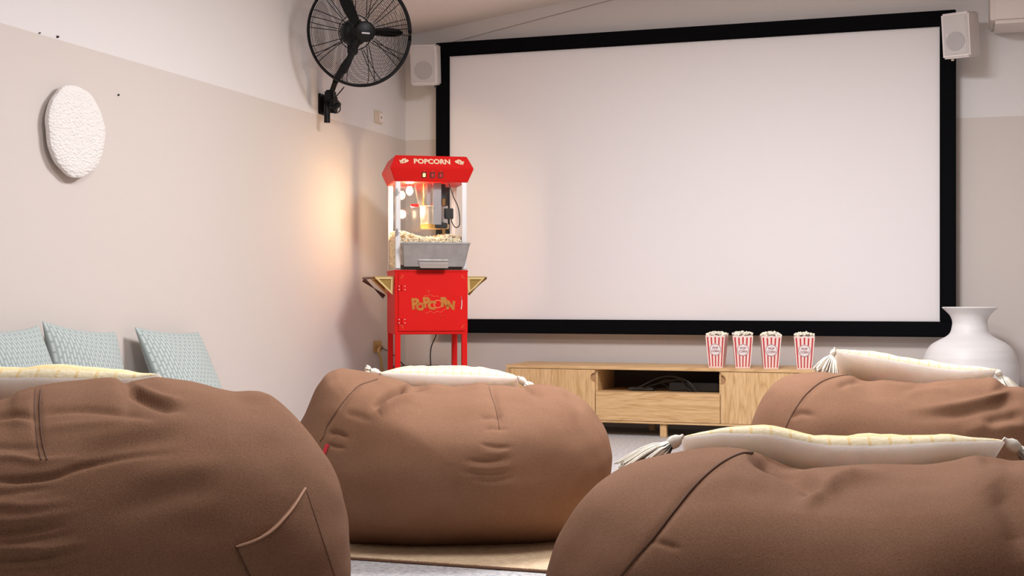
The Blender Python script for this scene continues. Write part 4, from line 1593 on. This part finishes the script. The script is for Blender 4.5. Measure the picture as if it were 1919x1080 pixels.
        if okp:
            quadgrid(bm, P)
            pk = mk('pocket', bm, M['bean'], ob)
            bm = bmesh.new(); tube(bm, [row[1] for row in P[1:-1]], .0022, 6); mk('hem', bm, M['beanhem'], pk)
            bm = bmesh.new(); tube(bm, [w for w in P[-2][1:]], .0009, 6); mk('stitching', bm, M['beanseam'], pk)
            bm = bmesh.new(); tube(bm, [w for w in P[1][1:]], .0009, 6); mk('stitching', bm, M['beanseam'], pk)
        else:
            print('POCKET MISS')
    if tagpx:
        w = hit(*tagpx, 0.004)
        if w:
            bm = bmesh.new(); box(bm, w + Vector((0, 0, 0)), (.012, .004, .034), Matrix.Rotation(R(25), 3, 'Y'), bevel=.001)
            mk('fabric_tag', bm, M['redtag'], ob, label='small red tag')
    return ob, hit


OUT_M = [(552, 810), (568, 777), (583, 738), (605, 702), (622, 693), (638, 691), (688, 698), (716, 705), (754, 717), (774, 725), (813, 722), (848, 725), (871, 723),
         (898, 718), (918, 722), (949, 724), (980, 728), (992, 724), (1019, 722), (1058, 730), (1097, 751), (1120, 777), (1139, 808), (1147, 840), (1147, 870), (1141, 900),
         (1126, 945), (1095, 990), (1040, 1012), (980, 1020), (900, 1024), (800, 1024), (700, 1020), (640, 1010), (590, 975), (556, 915), (545, 860)]
ST_M = [([(698, 766), (716, 750), (740, 735), (770, 728), (805, 724)], 6, -.034), ([(710, 775), (740, 754), (800, 741)], 8, .016),
        ([(918, 722), (924, 745), (931, 775), (938, 800)], 7, -.008),
        ([(895, 784), (920, 783), (945, 779)], 5, -.005), ([(905, 806), (925, 804), (958, 806)], 4, -.003), ([(898, 832), (930, 838), (960, 838)], 3.5, -.005),
        ([(868, 862), (915, 867), (962, 858)], 6, -.007), ([(858, 884), (912, 889), (965, 884)], 4.5, -.004), ([(880, 898), (925, 902), (970, 893)], 5, -.005),
        ([(870, 874), (920, 877), (965, 871)], 5, .004), ([(895, 848), (930, 850), (956, 846)], 5, .003), ([(980, 728), (1000, 738), (1020, 742)], 6, -.010),
        ([(1055, 735), (1075, 748), (1095, 770)], 8, -.006), ([(1040, 745), (1062, 765), (1080, 790)], 8, .005),
        ([(612, 815), (630, 812), (655, 822)], 5, -.009), ([(612, 832), (630, 838), (650, 840)], 4, -.006), ([(645, 775), (665, 778), (700, 790)], 7, -.004),
        ([(640, 705), (670, 715), (700, 712)], 10, .004), ([(706, 706), (680, 718), (655, 740), (635, 770), (612, 800), (598, 828)], 4, -.006)]
SM_M = [([(708, 711), (690, 717), (672, 724), (656, 739), (640, 758), (626, 779), (613, 800), (607, 818), (600, 828)], .0022, 'beanseam'),
        ([(916, 724), (921, 742), (928, 762), (933, 785), (936, 805)], .0013, 'beanseam')]
bean('brown bean bag chair in the middle, seen whole in front of the oak cabinet', OUT_M, 850, 4.25, .54, .72, ST_M, SM_M, dent='middle', tagpx=(612, 843))

OUT_R = [(1402, 810), (1408, 785), (1418, 760), (1433, 735), (1452, 715), (1480, 702), (1528, 697), (1560, 699), (1590, 703), (1622, 717), (1656, 715), (1694, 719), (1731, 720), (1758, 715),
         (1806, 714), (1844, 713), (1866, 712), (1890, 728), (1925, 732), (1962, 755), (1988, 800), (1998, 860), (1990, 920), (1960, 985), (1900, 1020), (1820, 1040), (1700, 1050), (1580, 1045), (1490, 1030), (1435, 985), (1405, 920), (1396, 860)]
ST_R = [([(1500, 765), (1525, 730), (1560, 708), (1600, 706)], 6, -.005), ([(1570, 728), (1590, 716), (1620, 716)], 6, -.010),
        ([(1690, 770), (1790, 762), (1860, 745), (1935, 728)], 8, .012), ([(1700, 784), (1800, 776), (1870, 760), (1940, 745)], 11, -.008),
        ([(1690, 728), (1740, 720), (1790, 722)], 7, -.010), ([(1770, 740), (1830, 737), (1885, 728)], 8, -.009), ([(1690, 745), (1730, 735), (1780, 728)], 7, .006),
        ([(1840, 800), (1880, 785), (1930, 775)], 14, -.014), ([(1800, 810), (1860, 800), (1930, 800)], 14, .010), ([(1480, 785), (1500, 775), (1530, 780)], 6, -.005)]
SM_R = [([(1640, 713), (1600, 704), (1570, 706), (1540, 716), (1512, 738), (1492, 765), (1478, 790), (1468, 815)], .0020, 'beanseam')]
bean('brown bean bag chair at the right edge, close in front of the white vase', OUT_R, 1698, 3.90, .40, .70, ST_R, SM_R, dent='right')

OUT_F = [(1016, 1130), (1022, 1060), (1040, 1005), (1064, 962), (1095, 922), (1130, 890), (1180, 869), (1257, 855), (1328, 847), (1370, 846), (1411, 850), (1445, 862), (1486, 877), (1530, 883), (1600, 882), (1660, 881),
         (1744, 881), (1803, 871), (1836, 862), (1869, 860), (1919, 868), (1985, 878), (2065, 930), (2120, 1010), (2150, 1110), (2150, 1230), (2110, 1340), (2010, 1400), (1800, 1430), (1580, 1440), (1360, 1430), (1160, 1400), (1060, 1330), (1022, 1230)]
ST_F = [([(1165, 1080), (1220, 1012), (1270, 950), (1320, 895), (1390, 853)], 8, -.006), ([(1400, 846), (1450, 864), (1495, 886), (1540, 922)], 15, -.036), ([(1500, 952), (1545, 924), (1590, 902), (1670, 890)], 13, .020),
        ([(1500, 930), (1530, 926), (1560, 935)], 8, -.008), ([(1218, 1012), (1245, 1020), (1280, 1030)], 6, -.004), ([(1360, 905), (1400, 920), (1450, 925)], 18, -.004), ([(1830, 862), (1870, 858), (1919, 880)], 14, -.010), ([(1860, 900), (1900, 960), (1930, 1050)], 30, -.012)]
SM_F = [([(1160, 1085), (1190, 1048), (1225, 1008), (1262, 960), (1300, 913), (1345, 873), (1385, 852), (1410, 849)], .0024, 'beanseam')]
bean('brown bean bag chair nearest the camera at the lower right', OUT_F, 1585, 2.20, .42, .72, ST_F, SM_F, dent='near', nth=460, nt=250)

OUT_L = [(-488, 1130), (-480, 1040), (-450, 950), (-395, 870), (-300, 808), (-190, 778), (-90, 768), (0, 750), (30, 736), (55, 729), (91, 723), (146, 718), (204, 711), (226, 713), (242, 721), (272, 714), (303, 708), (336, 711), (379, 718), (423, 731),
         (456, 737), (489, 736), (511, 738), (527, 749), (547, 766), (569, 786), (598, 824), (620, 857), (638, 904), (649, 948), (656, 992), (658, 1060), (655, 1150), (635, 1240), (590, 1310), (480, 1370), (260, 1395), (60, 1400), (-150, 1395), (-340, 1360), (-450, 1260)]
ST_L = [([(226, 714), (248, 734), (280, 752), (318, 764), (352, 766)], 9, -.013), ([(242, 718), (272, 735), (312, 750), (350, 752)], 7, .008), ([(70, 725), (68, 760), (70, 800), (78, 850)], 6, -.005),
        ([(-140, 786), (0, 780), (35, 777), (72, 788)], 7, -.007), ([(-120, 800), (0, 795), (35, 791), (70, 797)], 7, .004), ([(62, 788), (95, 773), (150, 768), (230, 776), (300, 795)], 7, -.006), ([(70, 806), (120, 800), (200, 794), (290, 800)], 9, .004),
        ([(-150, 862), (0, 858), (40, 860), (75, 865), (150, 856)], 6, .005), ([(-150, 902), (-20, 900), (40, 899), (100, 892), (150, 874), (240, 856), (330, 850)], 6.5, -.009), ([(-130, 924), (0, 926), (50, 919), (105, 915)], 7, -.004), ([(-140, 946), (0, 946), (60, 948), (140, 938)], 8, .004),
        ([(-130, 1004), (0, 1002), (60, 995), (130, 984)], 6, -.007), ([(-60, 1022), (30, 1016), (70, 1011), (150, 998)], 6, -.004), ([(-90, 1032), (50, 1029), (90, 1030), (170, 1016)], 7, .004), ([(-60, 1058), (30, 1053), (80, 1049), (160, 1030)], 6, -.007),
        ([(-40, 1078), (60, 1070), (110, 1066), (175, 1052)], 7, -.004), ([(-120, 976), (0, 976), (60, 972), (160, 956)], 7, .003), ([(-120, 842), (0, 838), (40, 840), (90, 838)], 6, -.004), ([(150, 826), (260, 800), (380, 785)], 16, .005), ([(140, 856), (240, 835), (360, 815)], 14, -.004),
        ([(420, 736), (465, 752), (520, 750)], 12, -.004), ([(230, 900), (330, 880), (430, 870)], 20, .004), ([(200, 960), (320, 930), (420, 915)], 22, -.004)]
SM_L = [([(67, 729), (65, 760), (66, 790), (70, 830), (77, 862)], .0013, 'beanseam'), ([(77, 729), (75, 760), (76, 790), (80, 830), (88, 862)], .0013, 'beanseam')]
hemf = lambda s_: 22 * math.sin(s_ * math.pi)
bean('brown bean bag chair at the lower left with a patch pocket', OUT_L, 85, 2.30, .42, .72, ST_L, SM_L, dent='left', zpiv=.30, nth=460, nt=260,
     pocket=(((441, 1025), (569, 917), (640, 1130), (530, 1210)), hemf))


# ------------------------------------------------------------------ pillows
def tassel_bm(p0, d0, length, spread, droop=(0, 0, -1), n=170, seed=1, knot=.012):
    rnd = random.Random(seed)
    bm = bmesh.new()
    d0 = Vector(d0).normalized()
    x, y, _ = frame_of(d0)
    Mx = Matrix(((x.x, y.x, d0.x, p0.x), (x.y, y.y, d0.y, p0.y), (x.z, y.z, d0.z, p0.z), (0, 0, 0, 1)))
    lathe(bm, [(knot * .3, -.006), (knot * .35, 0), (knot * .8, knot * .5), (knot, knot * 1.2), (knot * .85, knot * 2.0), (knot * .55, knot * 2.3), (knot * .75, knot * 2.6), (knot * .9, knot * 3.4)], 16, Mx)
    z0 = knot * 2.2
    for i in range(n):
        a = rnd.uniform(0, 2 * math.pi); rr = math.sqrt(rnd.random())
        L_ = length * rnd.uniform(.88, 1.05)
        pts = []
        for t in (0, .3, .6, 1.0):
            rad_ = knot * .6 * rr + spread * rr * t ** .8
            q = Mx @ Vector((math.cos(a) * rad_, math.sin(a) * rad_, z0 + (L_ - z0) * t))
            q += Vector(droop) * (.12 * length * t * t)
            pts.append(q)
        w = knot * .17
        tube(bm, pts, [w, w * 1.15, w * 1.1, w * .8], 5)
    return bm


def pillow(label, PL, PR, tilt, hgt, thick, top_off, origin_z, tassels, seed=0, sag=.0, back_edge=.9985):
    """PL/PR: world positions of the two upper corners; tilt: elevation of the upward edge direction."""
    Wd, x_, h_, nf, cen = pillow_frame(PL, PR, tilt, hgt)
    n = 44
    bm = bmesh.new()
    lay = bm.loops.layers.uv.verify()
    offx = [q[0] for q in top_off]; offy = [q[1] for q in top_off]

    def P(s, t, side):
        # s,t in [-1,1]; edges bow inwards between the corners
        cx_ = s * (1 - .045 * (1 - t * t)) * Wd / 2
        cy_ = t * (1 - .055 * (1 - s * s)) * hgt / 2
        wgt = max(0, (t + 1) / 2) ** 1.5
        cy_ += np.interp(s, offx, offy) * wgt
        f = (max(0, 1 - abs(s) ** 2.6) * max(0, 1 - abs(t) ** 2.6)) ** .48
        th_ = side * thick / 2 * f
        wr = .0035 * noise.noise(Vector((s * 3 + seed, t * 3, side * 2))) * min(1, f * 2) * 2
        wr += .0045 * noise.noise(Vector((s * 8 + seed * 3, t * 1.2, side * 5))) * min(1, f * 1.6)
        # puckers radiating from corners
        for sx in (-1, 1):
            dx, dy = sx - s, 1 - t
            dist = math.hypot(dx, dy)
            wr += .006 * math.sin(math.atan2(dy, dx * sx) * 14) * math.exp(-dist * 4.5) * f
        bend = -sag * (1 - s * s)
        return cen + x_ * cx_ + h_ * cy_ + nf * (th_ + wr + bend)
    for side, mi in ((1, 1), (-1, 0)):
        g = [[None] * (n + 1) for _ in range(n + 1)]
        prm = [math.sin((i / n - .5) * math.pi) for i in range(n + 1)]
        for i in range(n + 1):
            for j in range(n + 1):
                g[i][j] = bm.verts.new(P(prm[j], prm[i], side))
        for i in range(n):
            for j in range(n):
                f = bm.faces.new((g[i][j], g[i][j + 1], g[i + 1][j + 1], g[i + 1][j]))
                f.material_index = 1 if (mi == 1 or prm[i] > back_edge) else 0
                for lp_, (a, b_) in zip(f.loops, ((i, j), (i, j + 1), (i + 1, j + 1), (i + 1, j))):
                    lp_[lay].uv = ((prm[b_] + 1) / 2, (prm[a] + 1) / 2)
    bmesh.ops.remove_doubles(bm, verts=bm.verts, dist=2e-5)
    base = Vector((cen.x, cen.y, cen.z - .05))
    ob = mk('pillow', bm, [M['cream'], M['yellow']], origin=base)
    tag(ob, label, 'pillow', 'cream tasselled pillows on the bean bags')
    corners = {'L': PL + h_ * (offy[0]), 'R': PR + h_ * (offy[-1]), 'l': PL - h_ * hgt, 'r': PR - h_ * hgt}
    for i, (key, d0, ln, sp_, kn) in enumerate(tassels):
        tb = tassel_bm(corners[key], d0, ln, sp_, seed=seed * 7 + i, knot=kn)
        mk('tassel', tb, M['tassel'], ob)
    return ob


def cdir(dx, dz, dy=0.0):
    return rt * dx + UP * dz + fw_ * dy


def put_pillow(key, label, tassels, seed):
    d_ = PIL[key]
    return pillow(label, d_['PL'], d_['PR'], d_['tilt'], d_['hgt'], d_['thick'], d_['off'], .4, tassels, seed=seed, back_edge=d_.get('edge', 2))


put_pillow('middle', 'white tasselled pillow sunk in the middle bean bag, in front of the red cart',
           [('L', cdir(-1, .12, .1), .05, .018, .014), ('R', cdir(.8, -.75, 0), .055, .016, .013)], 3)
put_pillow('right', 'cream tasselled pillow on the right bean bag, in front of the white vase',
           [('L', cdir(-.42, -1, -.15), .078, .040, .010), ('R', cdir(.42, -.95, -.2), .078, .034, .010)], 5)
put_pillow('near', 'cream tasselled pillow on the nearest bean bag, lower right',
           [('L', cdir(-.80, -.50, -.25), .118, .034, .0125), ('R', cdir(.8, -.6, -.1), .11, .02, .012)], 9)
put_pillow('left', 'cream pillow with a yellow edge on the lower left bean bag',
           [('L', cdir(-.9, -.4, -.2), .11, .02, .012)], 12)


# ------------------------------------------------------------------ teal cushions against the left wall
def cushion(label, pTL, pTR, hgt, out_top, out_bot, seed, thick=.13, roll=0.0, lift=0.0):
    """Leans on the left wall. pTL/pTR: pixels of the upper corners."""
    A = at_x(pTL[0], pTL[1], XL + out_top); B = at_x(pTR[0], pTR[1], XL + out_top)
    wv = B - A
    Wd = wv.length
    x_ = wv.normalized()
    up0 = Vector((out_top - out_bot, 0, 1))
    # down edge from mid-top to the floor
    mid_ = (A + B) / 2
    dn = Vector((out_bot - out_top, 0, -(mid_.z - .02))).normalized()
    dn = (dn - x_ * dn.dot(x_)).normalized()
    nf = x_.cross(dn).normalized()
    if nf.x < 0:
        nf = -nf
    cen = mid_ + dn * hgt / 2
    n = 36
    bm = bmesh.new(); lay = bm.loops.layers.uv.verify()
    for side in (1, -1):
        prm = [math.sin((i / n - .5) * math.pi) for i in range(n + 1)]
        g = []
        for i in range(n + 1):
            row = []
            for j in range(n + 1):
                s, t = prm[j], prm[i]
                cx_ = s * (1 - .06 * (1 - t * t)) * Wd / 2
                cy_ = t * (1 - .06 * (1 - s * s)) * hgt / 2
                f = (max(0, 1 - abs(s) ** 2.3) * max(0, 1 - abs(t) ** 2.3)) ** .5
                w = .008 * noise.noise(Vector((s * 2.2 + seed, t * 2.2, side))) * min(1, 2 * f)
                row.append(bm.verts.new(cen + x_ * cx_ - dn * cy_ + nf * (side * thick / 2 * f + w)))
            g.append(row)
        for i in range(n):
            for j in range(n):
                f = bm.faces.new((g[i][j], g[i][j + 1], g[i + 1][j + 1], g[i + 1][j]))
                for lp_, (a, b_) in zip(f.loops, ((i, j), (i, j + 1), (i + 1, j + 1), (i + 1, j))):
                    lp_[lay].uv = ((prm[b_] + 1) / 2, (prm[a] + 1) / 2)
    bmesh.ops.remove_doubles(bm, verts=bm.verts, dist=2e-5)
    zmin = min(v.co.z for v in bm.verts); xmin = min(v.co.x for v in bm.verts)
    bmesh.ops.translate(bm, verts=bm.verts, vec=(max(0, XL + .002 - xmin), 0, -min(0, zmin - .001)))
    ob = mk('cushion', bm, M['teal'], origin=(cen.x, cen.y, 0))
    tag(ob, label, 'cushion', 'pale teal cushions leaning on the left wall')
    return ob


cushion('pale teal dashed cushion cut off by the left edge of the picture', (-70, 618), (72, 610), .60, .06, .30, 2)
cushion('pale teal dashed cushion between its two neighbours on the left wall', (79, 602), (216, 622), .60, .05, .24, 4)
cushion('pale teal dashed cushion nearest the popcorn machine, standing apart', (252, 613), (372, 622), .60, .05, .33, 6)
